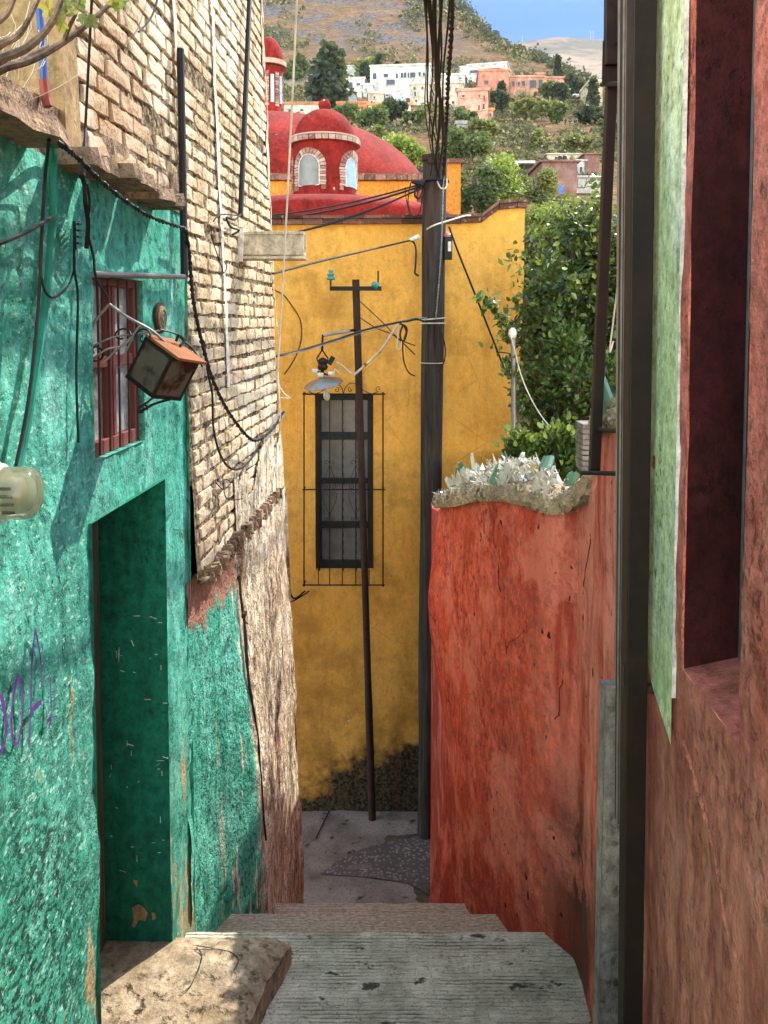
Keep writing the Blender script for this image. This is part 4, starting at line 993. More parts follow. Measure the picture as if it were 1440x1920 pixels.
# ============================================================ poles
wp=wthing('utility_pole','thick old dark wooden utility pole beside the coral garden wall, loaded with wires','utility pole',P(798,1565,8.5))
m=MB(); pts=[];rad=[]
for k in range(26):
    t=k/25; y=1568+(292-1568)*t; xl=782+(793-782)*t; xr=817+(838-817)*t; c=P((xl+xr)/2,y,8.5); pts.append(c+Vector((.01*fbm((k*.2,1,0),2),0,0))); rad.append((xr-xl)/2/F*8.5*(1+.02*fbm((k*.6,5,0),2)))
m.tube(pts,rad,18); m.build('shaft',M['wood'],wp,smooth=False)
m=MB(); c=P(815,294,8.4); m.box(c+Vector((0,.08,0)),(.26,.22,.05),jit=.01); m.box(c+Vector((.02,.08,-.05)),(.18,.26,.05),jit=.01); m.build('head_clamp',M['rust'],wp)
def ring(yp,th,mat,name,parent,d=8.5,extra=.012,sl=0):
    t=(1568-yp)/(1568-292); xl=782+11*t; xr=817+21*t; c=P((xl+xr)/2,yp,d); r_=(xr-xl)/2/F*d+extra
    MB().tube([c+Vector((r_*math.cos(w),r_*math.sin(w),sl*math.cos(w))) for w in [2*math.pi*k/20 for k in range(21)]],th,5,False).build(name,M[mat],parent)
ring(598,.008,'whitecable','wire_tie',wp,sl=.012); ring(606,.008,'whitecable','wire_tie',wp); ring(680,.005,'whitecable','wire_tie',wp); ring(340,.02,'cable','cable_clamp',wp)
tp=wthing('lamp_post','thin rusty steel post with a small crossarm, leaning before the yellow wall','lamp post',P(698,1536,gd(1536,ZL)))
D1=gd(1536,ZL)
m=MB(); pts=[];rad=[]
for k in range(24):
    t=k/23; x=698+(667-698)*t; y=1537+(524-1537)*t; pts.append(P(x,y,D1-.35*t)); rad.append((7.2 if t<.25 else 6.4 if t<.6 else 6.6)/F*D1)
m.tube(pts,rad,14); m.build('shaft',M['rust'],tp)
DT=D1-.33
m=MB(); m.box(P(667,541,DT-.05),((715-619)/F*DT,.04,.045)); 
for x in(656,679): m.tube([P(x,541,DT-.08),P(x,541,DT+.03)],.008,6)
m.build('crossarm',M['black'],tp)
for x,t_,b_,kind in((620,508,541,0),(709,508,541,1)):
    m=MB(); m.tube([P(x,541,DT-.05),P(x,t_ if kind else 516,DT-.05)],.009,6); m.build('insulator_pin',M['black'],tp)
c=P(620,525,DT-.05); px8=DT/F
m=MB(); m.lathe([(.005,-.0),(7.5*px8,.0),(7.8*px8,3*px8),(5*px8,6*px8),(5.2*px8,8*px8),(6.8*px8,9*px8),(6.5*px8,11*px8),(3.5*px8,13*px8),(4.5*px8,15*px8),(4*px8,18*px8),(.004,19*px8)],c,16); m.build('insulator',M['glassgreen'],tp,smooth=True)
c=P(713,534,DT-.06)
tmp=MB(); tmp.lathe([(.005,0),(7.5*px8,.0),(7.5*px8,4*px8),(5.2*px8,6*px8),(6.2*px8,9*px8),(5*px8,12*px8),(.004,14*px8)],(0,0,0),16)
from mathutils import Matrix
RM=Matrix.Rotation(R(-65),3,'Y'); m=MB(); m.add([c+RM@v-Vector((.02,0,.02)) for v in tmp.v],tmp.f); m.build('insulator',M['glassgreen'],tp,smooth=True)
# lamp: arm, bracket, tilted dish reflector, bulb
sl=wthing('street_lamp','old street lamp with a tilted dish reflector hanging from the thin leaning post','lamp',P(606,700,8.2)); DLp=8.25
m=MB(); m.tube([P(668,618,DT),P(640,623,DLp+.05),P(605,629,DLp),P(604,656,DLp)],.014,8); m.build('arm',M['black'],sl)
m=MB(); m.tube(smoothpts([P(656,620,DLp+.04),P(632,624,DLp+.02),P(606,629,DLp)],3),.018,8); m.build('arm_sleeve',M['silver'],sl)
m=MB(); m.tube([P(604,656,DLp),P(594,672,DLp),P(597,680,DLp)],.008,6); m.tube([P(604,656,DLp),P(615,672,DLp),P(613,680,DLp)],.008,6)
m.lathe([(.04,-.06),(.055,-.03),(.045,.0),(.055,.03),(.035,.06),(.01,.07)],P(605,683,DLp),14); m.tube([P(605,690,DLp),P(603,712,DLp)],.02,8)
m.tube([P(594,697,DLp),P(615,703,DLp-.05)],.012,6); m.build('bracket',M['black'],sl)
m=MB(); m.box(P(621,676,DLp),(.05,.05,.09),M=Matrix.Rotation(R(30),3,'Y')); m.build('switch',M['cable'],sl)
for x,y in((590,696),(621,701),(601,703)):
    m=MB(); p=P(x,y,DLp-.03); m.tube([p+Vector((-.03,0,.004)),p+Vector((.03,0,-.004))],.026,12); m.build('ceramic_knob',M['ceramic'],sl,smooth=True)
c=P(606,717,DLp); tmp=MB(); tmp.lathe([(.03,.055),(.08,.035),(.15,.012),(.198,-.012),(.202,-.02),(.196,-.02),(.15,.0),(.08,.02),(.02,.035)],(0,0,0),36)
RM=Matrix.Rotation(R(-10),3,'Y')@Matrix.Rotation(R(12),3,'X'); m=MB(); m.add([c+RM@v for v in tmp.v],tmp.f); m.build('reflector',M['silver'],sl,smooth=True)
c=P(612,740,DLp); tmp=MB(); tmp.lathe([(.002,-.065),(.02,-.06),(.034,-.035),(.036,-.01),(.028,.02),(.016,.045),(.014,.09)],(0,0,0),16); m=MB(); m.add([c+RM@v for v in tmp.v],tmp.f); m.build('bulb',M['glass'],sl,smooth=True)
# junction box on the wooden pole
jb=wthing('junction_box','small dark junction box with a pink cap hanging on the wooden pole','box',P(842,465,8.45))
m=MB(); m.box(P(840,466,8.45),(14/F*8.45,.09,42/F*8.45),jit=.003); m.build('case',M['cable'],jb,bevel=.006)
m=MB(); m.lathe([(.045,-.02),(.05,.0),(.03,.02),(.005,.028)],P(839,441,8.45),12); m.build('cap',plain('pink_cap',(.55,.16,.20),.5),jb)
m=MB(); m.box(P(843,462,8.39),(.034,.006,.10)); m.build('sticker',M['ceramic'],jb)
# ============================================================ cables
def cable(pts,rad,mat,label,k=6,n=6,name='cable',group=None):
    m=MB(); q=smoothpts(pts,k) if k else [Vector(p) for p in pts]; m.tube(q,rad,n); o=m.build(name,M[mat]); setp(o,label,'cable',group); return o
PT=8.42
# bundle from the pole head up over the alley
bun=[(818,300,790,-60,.012),(812,310,803,-60,.010),(815,320,812,-60,.016),(822,330,820,-60,.024),(826,345,828,-60,.018),(831,350,838,-60,.012),(808,330,793,-60,.008),(820,300,824,-60,.012)]
for i,(x0,y0,x1,y1,rad) in enumerate(bun):
    a=P(x0,y0,PT); b=P(x1,y1,4.6); b=b+(b-a)*.55; pts=[a.lerp(b,t/8)+Vector((.02*math.sin(t*1.7+i),0,.0-.16*4*(t/8)*(1-t/8))) for t in range(9)]
    cable(pts,[rad*.55*(.9+.2*random.random()) for _ in range(8*4+1)],'cable','black wire in the bundle rising from the wooden pole head',4,6,group='black wires in the bundle above the wooden pole')
def twist(a,rad,off,mat,label,turns=20,name='cable',k=6):
    q=smoothpts(a,k); m=MB(); Lr=len(q)
    for s_ in(0,math.pi):
        pts=[]
        for i,p in enumerate(q):
            w=s_+turns*6.28*i/Lr; t=(q[min(i+1,Lr-1)]-q[max(i-1,0)]).normalized(); u=t.cross(Vector((.3,.8,.2))).normalized(); v=t.cross(u); pts.append(p+(u*math.cos(w)+v*math.sin(w))*off)
        m.tube(pts,rad,5)
    o=m.build(name,M[mat]); setp(o,label,'cable'); return o
twist([P(852,-420,3.6),P(848,-60,5.2),P(846,60,6.0),P(840,150,7),P(837,230,7.9),P(832,330,8.3)],.012,.013,'cable','twisted pair of black cables dropping down the right side of the wire bundle',22,k=14)
twist([P(832,330,8.28),P(829,420,8.28),P(827,470,8.3),P(823,530,8.33),P(817,600,8.35)],.0045,.006,'silver','thin twisted steel wire running down the right side of the wooden pole',26,k=16)
sd='black service cable stretching left from the wooden pole '
cable(arc(P(790,345,8.4),P(505,352,9.6)+Vector((-1.2,.8,-.25)),.12),.010,'cable',sd+'in front of the big dome drum',0)
cable(arc(P(790,349,8.4),P(500,385,9.0)+Vector((-.6,.4,-.12)),.10),.012,'cable',sd+'just above the low red dome',0)
cable(arc(P(790,352,8.4),P(560,412,8.6)+Vector((-.6,.1,-.2)),.10),.010,'cable',sd+'steepest, over the low dome',0)
cable(arc(P(790,354,8.4),P(575,415,8.6)+Vector((-.6,.1,-.2)),.06),.007,'cable',sd+'thinnest, crossing the coping',0)
cable(smoothpts([P(770,343,8.4),P(765,380,8.4),P(775,405,8.4),P(788,395,8.4),P(792,350,8.4)],3),.007,'cable','loose loop of black cable hanging left of the wooden pole head',3)
cable(smoothpts([P(780,350,8.4),P(778,366,8.38),P(786,372,8.38),P(793,358,8.4)],3),.012,'cable','small thick coil of black cable beside the wooden pole head',3)
cable([P(760,350,8.5),P(762,375,8.5),P(768,402,8.5)],.005,'cable','thin slack wire hanging over the low red dome',5)
m=MB(); m.tube([P(772,340,8.4),P(796,345,8.38)],[.02,.045],8); o=m.build('cable_anchor',M['cable']); setp(o,'dark lumpy anchor clamp where the cables reach the wooden pole','clamp')
dy=W(512,513,BRK).y
cable([P(512,513,5.5),P(600,490,6.4),P(700,467,7.5),P(768,451,8.3)],.009,'cable','black cable slanting up across the top of the yellow wall to a white knob',6)
cable([P(768,451,8.35),P(776,455,8.4),P(780,470,8.4),P(779,500,8.4),P(778,512,8.4),P(785,517,8.42)],.010,'cable','black cable bending down from the white knob beside the wooden pole',5)
m=MB(); m.tube([P(768,450,8.35),P(784,444,8.45)],[.015,.025],8); o=m.build('knob_insulator',M['ceramic']); setp(o,'white ceramic knob insulator holding the slanting cable by the pole','insulator')
cable([P(512,669,5.6),P(560,658,6.2),P(620,640,6.9),P(690,617,7.6),P(748,604,8.0)],.010,'cable','black cable crossing the yellow wall behind the street lamp arm',6)
cable([P(512,670,5.61),P(580,655,6.4),P(660,630,7.3),P(748,605,8.02)],.004,'galv','thin grey wire laid along the cable behind the lamp arm',6)
for q,(ra,mt,l) in enumerate(((.008,'silver','pale wire tying the wire knot to the wooden pole'),(.010,'cable','black wire reaching from the wire knot to the wooden pole'))):
    cable([P(748,603+q,8.0),P(765,600+q*2,8.2),P(782,596+3*q,8.38),P(800,597+7*q,8.33)],ra,mt,l)
cable([P(664,703,8.3),P(690,680,8.25),P(715,655,8.15),P(735,625,8.05),P(748,606,8.0)],.012,'whitecable','cream taped cable running from the lamp up to the wire knot')
for t,(x,y) in enumerate(((683,685),(710,661),(726,638))):
    m=MB(); a=P(x,y,8.2); m.tube([a,a+Vector((.02,0,.02))],.018,8); o=m.build('tape_band',M['rustorange']); setp(o,['lowest','middle','topmost'][t]+' of the three brown tape bands on the cream cable','tape')
cable([P(630,680,8.25),P(642,686,8.25),P(655,698,8.27),P(664,704,8.3)],.011,'whitecable','cream cable hanging from the lamp switch to the thin post')
cable([P(613,702,8.2),P(625,700,8.2),P(628,692,8.22),P(636,700,8.2),P(640,702,8.2)],.006,'whitecable','short curly cream wire beside the lamp knobs')
cable([P(675,565,8.4),P(700,588,8.3),P(725,612,8.2),P(748,635,8.15),P(778,648,8.35)],.006,'rust','upper rusty wire sagging from the thin post to the wooden pole')
cable([P(676,596,8.4),P(705,615,8.3),P(740,630,8.2),P(778,665,8.35)],.006,'rust','lower rusty wire sagging from the thin post to the wooden pole')
cable([P(749,606,8.0),P(758,612,8.0),P(762,625,8.0),P(756,640,8.0),P(750,628,8.0),P(756,610,8.0),P(763,618,7.98),P(758,636,7.98)],.010,'cable','tangled knot of black cable hanging in mid air left of the wooden pole',6)
cable([P(748,606,8.0),P(745,640,8.0),P(744,652,8.0),P(750,654,8.0),P(754,635,8.0)],.006,'whitecable','small pale loop hanging from the knot of cables',5)
cable([P(756,638,8.0),P(755,655,8.05),P(758,680,8.2),P(766,698,8.3),P(778,705,8.35)],.007,'cable','thin black loop curving down left of the wooden pole',6)
cable([P(820,608,8.4),P(830,630,8.4),P(835,655,8.4),P(832,680,8.4),P(820,700,8.4)],.007,'cable','black loop bulging out right of the wooden pole',6)
cable([P(842,425,8.4),P(860,475,8.45),P(900,575,8.6),P(945,690,8.75)],.011,'cable','black stay cable slanting down across the yellow wall to the garden',4)
cable([P(930,660,8.7),P(945,661,8.5),P(960,664,8.0)],.007,'cable','short black branch wire between the stay cable and the steel mast',4)
cable([P(800,430,8.35),P(815,422,8.3),P(840,414,8.4),P(870,405,8.6),P(882,404,8.8)],.009,'whitecable','white wire reaching from the pole to the brick coping',5)
cable([P(820,340,8.3),P(826,352,8.28),P(836,352,8.3),P(838,335,8.35)],.008,'whitecable','short white hooked cable on the head of the wooden pole',5)
cable([P(505,540,8.88),P(530,552,8.88),P(545,570,8.88),P(563,600,8.88),P(565,635,8.88),P(556,665,8.88),P(545,685,8.88),P(533,702,8.88)],.007,'rust','brown wandering cable fixed to the yellow wall left of the lamp',5)
cable([P(500,1065,8.6),P(535,1090,8.7),P(550,1122,8.8),P(572,1108,8.85)],.010,'cable','broken black cable end sticking out at the left of the yellow wall',4)
cable([P(480,1140,8.6),P(540,1130,8.75),P(565,1118,8.85),P(580,1108,8.86)],.008,'cable','frayed black cable end under the grilled window corner',4)
cable([P(866,342,15),P(930,355,13.8),P(1010,372,12.2),P(1090,380,10.5)],.009,'cable','thin black wire crossing in front of the green treetops on the right',4)
# tall white guy line in front of the brick wall
cable([P(568,-400,3.6),P(560,-80,3.8),P(545,250,4.1),P(533,480,4.3),P(521,690,4.45)],.0055,'whitecable','cream guy line hanging almost straight down beside the brick wall',4)
a=P(521,690,4.45)
cable([a,P(517,705,4.45),P(522,722,4.47),P(535,740,4.47),P(544,747,4.47),P(522,745,4.48)],.003,'whitecable','frayed end of the cream line curling at the brick corner',5)
cable([P(521,720,4.46),P(523,740,4.46),P(526,775,4.47),P(524,790,4.47)],.003,'whitecable','thin white strand dangling from the end of the cream line',5)
# left wall cables, held just off the plaster
L=lambda x,y,o=.02: W(x,y,LEFT,o)
Bw=lambda x,y,o=.03: W(x,y,BRK,o)
cable([L(96,268,.10),L(100,300,.03),L(99,400,.03),L(92,500,.03),L(78,620,.03),L(60,740,.03),L(40,850,.035),L(28,900,.04)],.011,'greencable','thick conduit painted green curving down the green wall to the meter',6,8)
cable([L(92,262,.12),L(84,340,.05),L(78,450,.05),L(70,600,.05),L(52,760,.05),L(30,872,.06)],.0045,'cable','thin black cable hanging beside the green painted conduit',6)
cable([P(-40,470,1.9),L(0,456,.10),L(50,435,.09),L(96,408,.05)],.006,'cable','short black cable coming in from the left edge to the green conduit',5)
cable([L(78,520,.05),L(84,545,.06),L(100,558,.06),L(125,540,.04),L(138,510,.02),L(140,480,.015)],.0035,'cable','slack black loop hanging on the green wall left of the window',6)
twist([L(112,268,.16),L(150,300,.15),L(190,340,.14),L(240,380,.13),L(290,410,.13),L(345,428,.10)],.0045,.005,'cable','twisted black cable following the stone roof slabs of the green house',24,k=12)
twist([Bw(347,428,.08),Bw(355,480,.05),Bw(362,560,.05),Bw(378,640,.05),Bw(400,715,.06),Bw(430,775,.06),Bw(468,822,.07),Bw(490,822,.07),Bw(515,800,.05),Bw(530,775,.04)],.006,.006,'cable','heavy twisted black cable sagging down across the brick wall',30,k=10)
cable([Bw(500,815),Bw(518,796,.04),Bw(532,778,.05),Bw(530,770,.05),Bw(516,785,.05),Bw(505,808)],.006,'silver','grey cable bight looped at the far corner of the brick wall',6)
cable([Bw(382,640,.03),Bw(390,700,.03),Bw(398,740,.03),Bw(400,800,.03),Bw(412,850,.03),Bw(432,878,.035),Bw(455,876,.035),Bw(478,850,.035),Bw(495,815,.03)],.006,'cable','thinner black cable looping lower across the brick wall',6)
cable([P(174,-40,2.2),P(167,100,2.3),P(160,240,2.4),L(157,330,.12)],.004,'cable','thin dark cord dropping from above to the wire bracket on the green wall',3)
cable([L(150,325,.13),L(158,345,.13),L(160,380,.13),L(165,420,.11),L(162,465,.09)],.007,'black','dark taped bundle hanging under the cord',5)
cable([L(163,345,.12),L(168,380,.12),L(164,430,.10),L(175,480,.08),L(180,520,.08),L(203,560,.10)],.004,'cable','thin wire hanging from the bundle down to the lantern bracket',5)
cable([L(140,425,.05),L(139,500,.03),L(146,560,.02),L(143,700,.02),L(147,830,.02)],.004,'cable','thin black wire straight down the green wall left of the window',5)
cable([Bw(300,-20,.04),Bw(285,30,.04),Bw(260,60,.05)],.004,'cable','short wire tail hanging on the upper brick wall',4)
for x0,x1,y1,y0,lab in((338,346,520,92,'black pipe running down the brick wall next to the green house'),(469,451,405,-30,'black pipe high on the far half of the brick wall')):
    m=MB(); m.tube([Bw(x0,y0,.04),Bw((x0+x1)/2,(y0+y1)/2,.04),Bw(x1,y1,.045)],.016,8); o=m.build('pipe',M['cable']); setp(o,lab,'pipe')
cable([Bw(451,402,.05),Bw(440,412,.06),Bw(425,408,.05),Bw(432,425,.05),Bw(448,432,.06),Bw(436,440,.04)],.006,'cable','nest of black wire ends at the foot of the far pipe',5)
cable([Bw(452,405,.05),Bw(415,402,.04),Bw(400,415,.03)],.004,'cable','wire tail reaching left from the foot of the far pipe',5)
cable([Bw(395,440,.03),Bw(415,500,.03),Bw(420,512,.03),Bw(425,500,.03),Bw(420,490,.03)],.003,'cable','little hanging wire loop on the brick wall above the white gutter',5)
cable([Bw(405,905,.03),Bw(420,918,.05),Bw(432,905,.05),Bw(420,900,.04),Bw(425,935,.05),Bw(455,935,.04)],.003,'cable','crumpled wire scrap stuck on the brick wall above the ledge',5)
m=MB(); a=W(458,1152,BRK,.07); m.box(a,(.02,.05,.02)); m.tube(smoothpts([a,a+Vector((.0,.02,-.04)),a+Vector((.02,.0,-.05)),a+Vector((0,-.02,-.03))],4),.003,5); o=m.build('wall_hook',M['black']); setp(o,'small black hook in the peeling render','hook')
m=MB(); 
for k in range(4): a=L(136+2*k,428+9*k,.05); m.tube([L(138,420+12*k,.02),L(146,420+12*k,.07),L(152,420+12*k,.03)],.004,5)
m.tube([L(139,415,.03),L(141,468,.03)],.005,5); o=m.build('cable_rack',M['black']); setp(o,'small black comb shaped cable rack on the green wall','rack')
# right side wires
cable([P(1166,-40,2.5),P(1167,40,2.5),P(1168,100,2.5),P(1176,150,2.45)],.004,'cable','dark wire beside the top of the window cage',5)
cable([P(1160,520,2.9),P(1150,600,2.95),P(1143,660,3.0),P(1150,640,3.0)],.003,'whitecable','pale wire hanging in the leaves right of the cage bar',5)
# electricity meter
mt=wthing('electricity_meter','electricity meter with a domed cloudy glass cover on the green wall','meter',L(10,920,.05))
c=L(2,925,.07); ax=Vector((1,.05,0)); 
def discs(prof,mat,name,sm=True):
    m=MB(); vs=[];n=32;fs=[]
    a=ax.normalized(); u=Vector((0,0,1)); v=a.cross(u)
    for r_,o in prof:
        for k in range(n):
            w=2*math.pi*k/n; vs.append(c+a*o+(u*math.cos(w)+v*math.sin(w))*r_)
    for i in range(len(prof)-1):
        for k in range(n): fs.append((i*n+k,i*n+(k+1)%n,(i+1)*n+(k+1)%n,(i+1)*n+k))
    fs.append(tuple(range((len(prof)-1)*n,len(prof)*n))); m.add(vs,fs); return m.build(name,M[mat],mt,smooth=sm)
rm=.062
discs([(rm+.012,-.09),(rm+.014,-.012),(rm+.006,-.004)],'concrete','base',False); discs([(rm+.005,-.006),(rm+.008,.002),(rm+.002,.008)],'ceramic','ring',False)
N=NM('cloudy_meter_glass'); M['mglass']=N.fin((.34,.36,.22),.10,None,0,.8,**{'Transmission Weight':.65,'IOR':1.3,'Alpha':.8})
discs([(rm,.004),(rm,.06),(rm-.006,.075),(rm-.018,.084),(.005,.087)],'mglass','glass_cover')
discs([(rm-.025,.0),(rm-.025,.045),(.003,.046)],'ceramic','dial_drum'); 
m=MB()
for k in range(4): m.box(c+Vector((.03+.003*k,-.047,.02-.018*k)),(.03,.004,.007))
m.build('dial_marks',M['cable'],mt)
# broken floodlight box hanging from the wire bracket
fl=wthing('lantern','tilted broken box lantern with a rusty orange lid hanging before the barred window','lantern',P(305,690,2.75))
DL=2.72; ex=.9
c=P(306,692,DL)
RM=Matrix.Rotation(R(31),3,'Y')@Matrix.Rotation(R(-28),3,'Z')@Matrix.Rotation(R(6),3,'X')
w_,h_,d_=.135,.145,.13
def fbx(o,size,mat,name,bev=.002):
    m=MB(); m.box((0,0,0),size); vs=[c+RM@(v+Vector(o)) for v in m.v]; q=MB(); q.add(vs,m.f); return q.build(name,M[mat],fl,bevel=bev)
N=NM('dark_panel'); n=N.noise(9,4,.6); cc_=N.mix(N.mr(n,.45,.58),(.09,.085,.06),(.008,.008,.007)); M['darkpanel']=N.fin(cc_,.2,spec=.6)
N=NM('pale_panel'); n=N.noise(16,4,.6); cc_=N.mix(N.mr(n,.48,.56),(.34,.34,.28),(.06,.055,.045)); M['palepanel']=N.fin(cc_,.25,spec=.6)
fbx((0,-d_/2,0),(w_,.004,h_),'darkpanel','front_panel'); fbx((-w_/2,0,0),(.004,d_,h_),'palepanel','side_panel'); fbx((w_/2,0,0),(.004,d_,h_),'darkpanel','side_panel'); fbx((0,d_/2,0),(w_,.004,h_),'darkpanel','back_panel')  # one side panel pale, the other panels dark
for sx in(-1,1):
    for sy in(-1,1): fbx((sx*w_/2,sy*d_/2,0),(.010,.010,h_+.004),'black','corner_post')
for sx in(-1,1): fbx((sx*w_/2,0,-h_/2),(.012,d_+.01,.014),'black','bottom_rail'); fbx((sx*w_/2,0,h_/2),(.012,d_+.01,.012),'black','top_rail')
for sy in(-1,1): fbx((0,sy*d_/2,-h_/2),(w_-.012,.012,.014),'black','bottom_rail'); fbx((0,sy*d_/2,h_/2),(w_-.012,.012,.012),'black','top_rail')
fbx((-w_/2-.003,-.02,.0),(.006,.012,h_),'black','mullion'); fbx((-w_/2-.003,0,.02),(.006,d_,.010),'black','mullion')
fbx((0,0,-h_/2-.002),(w_-.01,d_-.01,.004),'rust','floor')
q=MB(); q.hexa([c+RM@Vector(v) for v in((-w_*.54,-d_*.56,h_/2+.008),(w_*.74,-d_*.56,h_/2+.008),(w_*.74,d_*.56,h_/2+.008),(-w_*.54,d_*.56,h_/2+.008))],[c+RM@Vector(v) for v in((-w_*.53,-d_*.54,h_/2+.016),(w_*.73,-d_*.54,h_/2+.016),(w_*.73,d_*.54,h_/2+.016),(-w_*.53,d_*.54,h_/2+.016))]); q.build('lid',M['rustorange'],fl)
top=P(205,570,2.62)
def wire(pts,rad,mat,name,par,k=5): 
    m=MB(); m.tube(smoothpts(pts,k),rad,6); return m.build(name,M[mat],par)
br=wthing('lantern_bracket','scrolled wire bracket between the window bars and the hanging lantern','bracket',top)
wire([top,P(240,595,2.64),P(285,620,2.68),P(318,650,2.72)],.005,'galv','hanger',br); wire([top,P(180,600,2.6),P(160,632,2.58)],.005,'galv','hanger',br,4)
wire([P(160,632,2.58),P(158,660,2.58),P(156,700,2.58)],.006,'black','strap',br,4)
for ci,(x,y,r_,tn,a0,s_) in enumerate(((180,660,.038,1.2,2.6,1),(270,632,.032,1.2,3.4,-1),(228,630,.030,.8,0,1),(266,768,.018,1.2,0,1))):
    cpt=P(x,y,2.62); m=MB(); m.tube([cpt+Vector((r_*(1-k/34)*math.cos(a0+s_*tn*6.28*k/26),.01*math.sin(k*.3),r_*(1-k/34)*math.sin(a0+s_*tn*6.28*k/26))) for k in range(26)],.0035,5,False); m.build('scroll',M['black'],br)
wire([P(165,680,2.6),P(200,655,2.6),P(235,645,2.62),P(262,610,2.65),P(250,628,2.65),P(215,660,2.62),P(195,680,2.6)],.0035,'galv','scroll_wire',br)
wire([P(168,652,2.6),P(210,633,2.6),P(260,625,2.65),P(300,620,2.7)],.003,'galv','scroll_wire',br)
wire([P(225,690,2.62),P(240,650,2.63),P(255,625,2.65)],.0035,'galv','scroll_wire',br)
wire([P(322,748,2.7),P(290,757,2.7),P(262,770,2.68),P(258,740,2.68)],.0045,'black','lower_stay',br)
wire([P(292,742,2.7),P(275,755,2.7),P(262,765,2.68)],.0035,'black','lower_stay',br)
wire([P(300,618,2.7),P(330,626,2.75),P(345,640,2.78),P(362,655,2.8),P(380,688,2.8)],.0035,'black','loose_wire',br); wire([P(330,640,2.75),P(336,628,2.75),P(345,640,2.76),P(338,648,2.74)],.005,'black','loose_wire',br)
# sloping slate leaning patch: bracket plate that throws the pointed shadow
# conduit and rods by the upper left end wall
m=MB(); m.tube([P(74,18,2.25),P(80,100,2.25),P(82,150,2.25)],.010,8); o=m.build('conduit',M['bluepipe']); setp(o,'blue plastic conduit against the shaded ochre end wall','pipe')
m=MB(); m.tube([P(82,150,2.25),P(86,185,2.25),P(90,200,2.25)],.013,8); o=m.build('conduit',M['redpipe']); setp(o,'red plastic pipe sleeve below the blue conduit','pipe')
# ============================================================ steel mast with white cap by the garden
ms=wthing('steel_mast','galvanised steel mast with a white capped top rising from the garden bushes','mast',P(963,850,6.3))
m=MB(); m.tube([P(963,850,6.3),P(963,760,6.3),P(962,625,6.3)],.020,10); m.build('tube',M['galv'],ms)
m=MB(); m.lathe([(.028,-.03),(.035,0),(.03,.03),(.01,.05)],P(961,626,6.3),12); m.build('cap',M['ceramic'],ms,smooth=True)
m=MB(); c=P(945,615,6.3); m.tube([c+Vector((.030*math.cos(w),.01*math.cos(w),.022*math.sin(w)-.6*.03*math.cos(w))) for w in [2*math.pi*k/18 for k in range(19)]],.004,5,False); m.build('ring',M['black'],ms)
cable([P(958,630,6.28),P(966,660,6.2),P(976,700,6.1),P(992,740,6.0),P(1015,780,5.9),P(1040,806,5.8),P(1062,803,5.8)],.0045,'whitecable','pale cable sagging from the steel mast into the bushes',5)
# ============================================================ terrain
def ridge1(x):
    k=[(-2000,-400),(-200,-360),(500,-260),(780,-60),(850,0),(900,42),(935,72),(965,90),(1010,106),(1060,128),(1110,148),(1180,168),(1300,190),(2000,240),(4000,300)]
    for (a,b),(c,d) in zip(k,k[1:]):
        if a<=x<=c: return b+(d-b)*(x-a)/(c-a)
    return k[0][1] if x<k[0][0] else k[-1][1]
def depth_at(y):
    k=[(700,15),(600,18),(450,28),(380,38),(320,55),(250,85),(190,130),(140,175),(90,225),(0,300),(-300,480),(-1200,900)]
    for (b,a) in zip(k[1:],k):
        if b[0]<=y<=a[0]:
            t=(a[0]-y)/(a[0]-b[0]); return a[1]+(b[1]-a[1])*t
    return 15 if y>700 else 900
m=MB(); g={}
pxs=[-1400+ (x if x<1500 else x) for x in range(0,4200,14)]
NV=130
for i,x in enumerate(pxs):
    yr=ridge1(x)
    for j in range(NV+1):
        v=j/NV; y=620+(yr-620)*v; d=depth_at(y); p=P(x,y,d)
        n=d*.005*(fbm((p.x*.012+5,p.y*.012,0),5))+d*.0035*fbm((p.x*.09,p.y*.09,2),4)
        p.z+=n*(1 if v<1 else .7); g[i,j]=len(m.v); m.v.append(p)
    # back side
    p=P(x,yr,depth_at(yr)); g[i,NV+1]=len(m.v); m.v.append(Vector((p.x,p.y+120,p.z-60)))
for i in range(len(pxs)-1):
    for j in range(NV+1): m.f.append([g[i,j],g[i+1,j],g[i+1,j+1],g[i,j+1]]); m.r.append(.5)
hill=m; o=m.build('hill',M['hill'],smooth=True); setp(o,kind='structure')
def hz(px,py):   # point of the hill seen at a pixel
    yr=ridge1(px); d=depth_at(py); p=P(px,py,d)
    p.z+=d*.005*(fbm((p.x*.012+5,p.y*.012,0),5))+d*.0035*fbm((p.x*.09,p.y*.09,2),4); return p
m=MB(); g={}; NU=150
for i in range(NU+1):
    x=-800+3800*i/NU
    k=[(-3000,40),(500,120),(900,98),(950,82),(985,77),(1020,72),(1050,69),(1100,72),(1135,75),(1200,76),(1350,60),(1700,40),(4000,60)]
    yr=[b+(d-b)*(x-a)/(c-a) for (a,b),(c,d) in zip(k,k[1:]) if a<=x<=c][0]
    for j in range(61):
        v=j/60; y=230+(yr-230)*v; d=520+700*v; p=P(x,y,d); p.z+=(14*fbm((p.x*.004,p.y*.004,1),6)+2.5*fbm((p.x*.03,p.y*.03,1),4))*(v*(1-v)*3.2+.12); g[i,j]=len(m.v); m.v.append(p)
for i in range(NU):
    for j in range(60): m.f.append([g[i,j],g[i+1,j],g[i+1,j+1],g[i,j+1]]); m.r.append(.5)
o=m.build('far_hill',M['farhill'],smooth=True); setp(o,kind='structure')
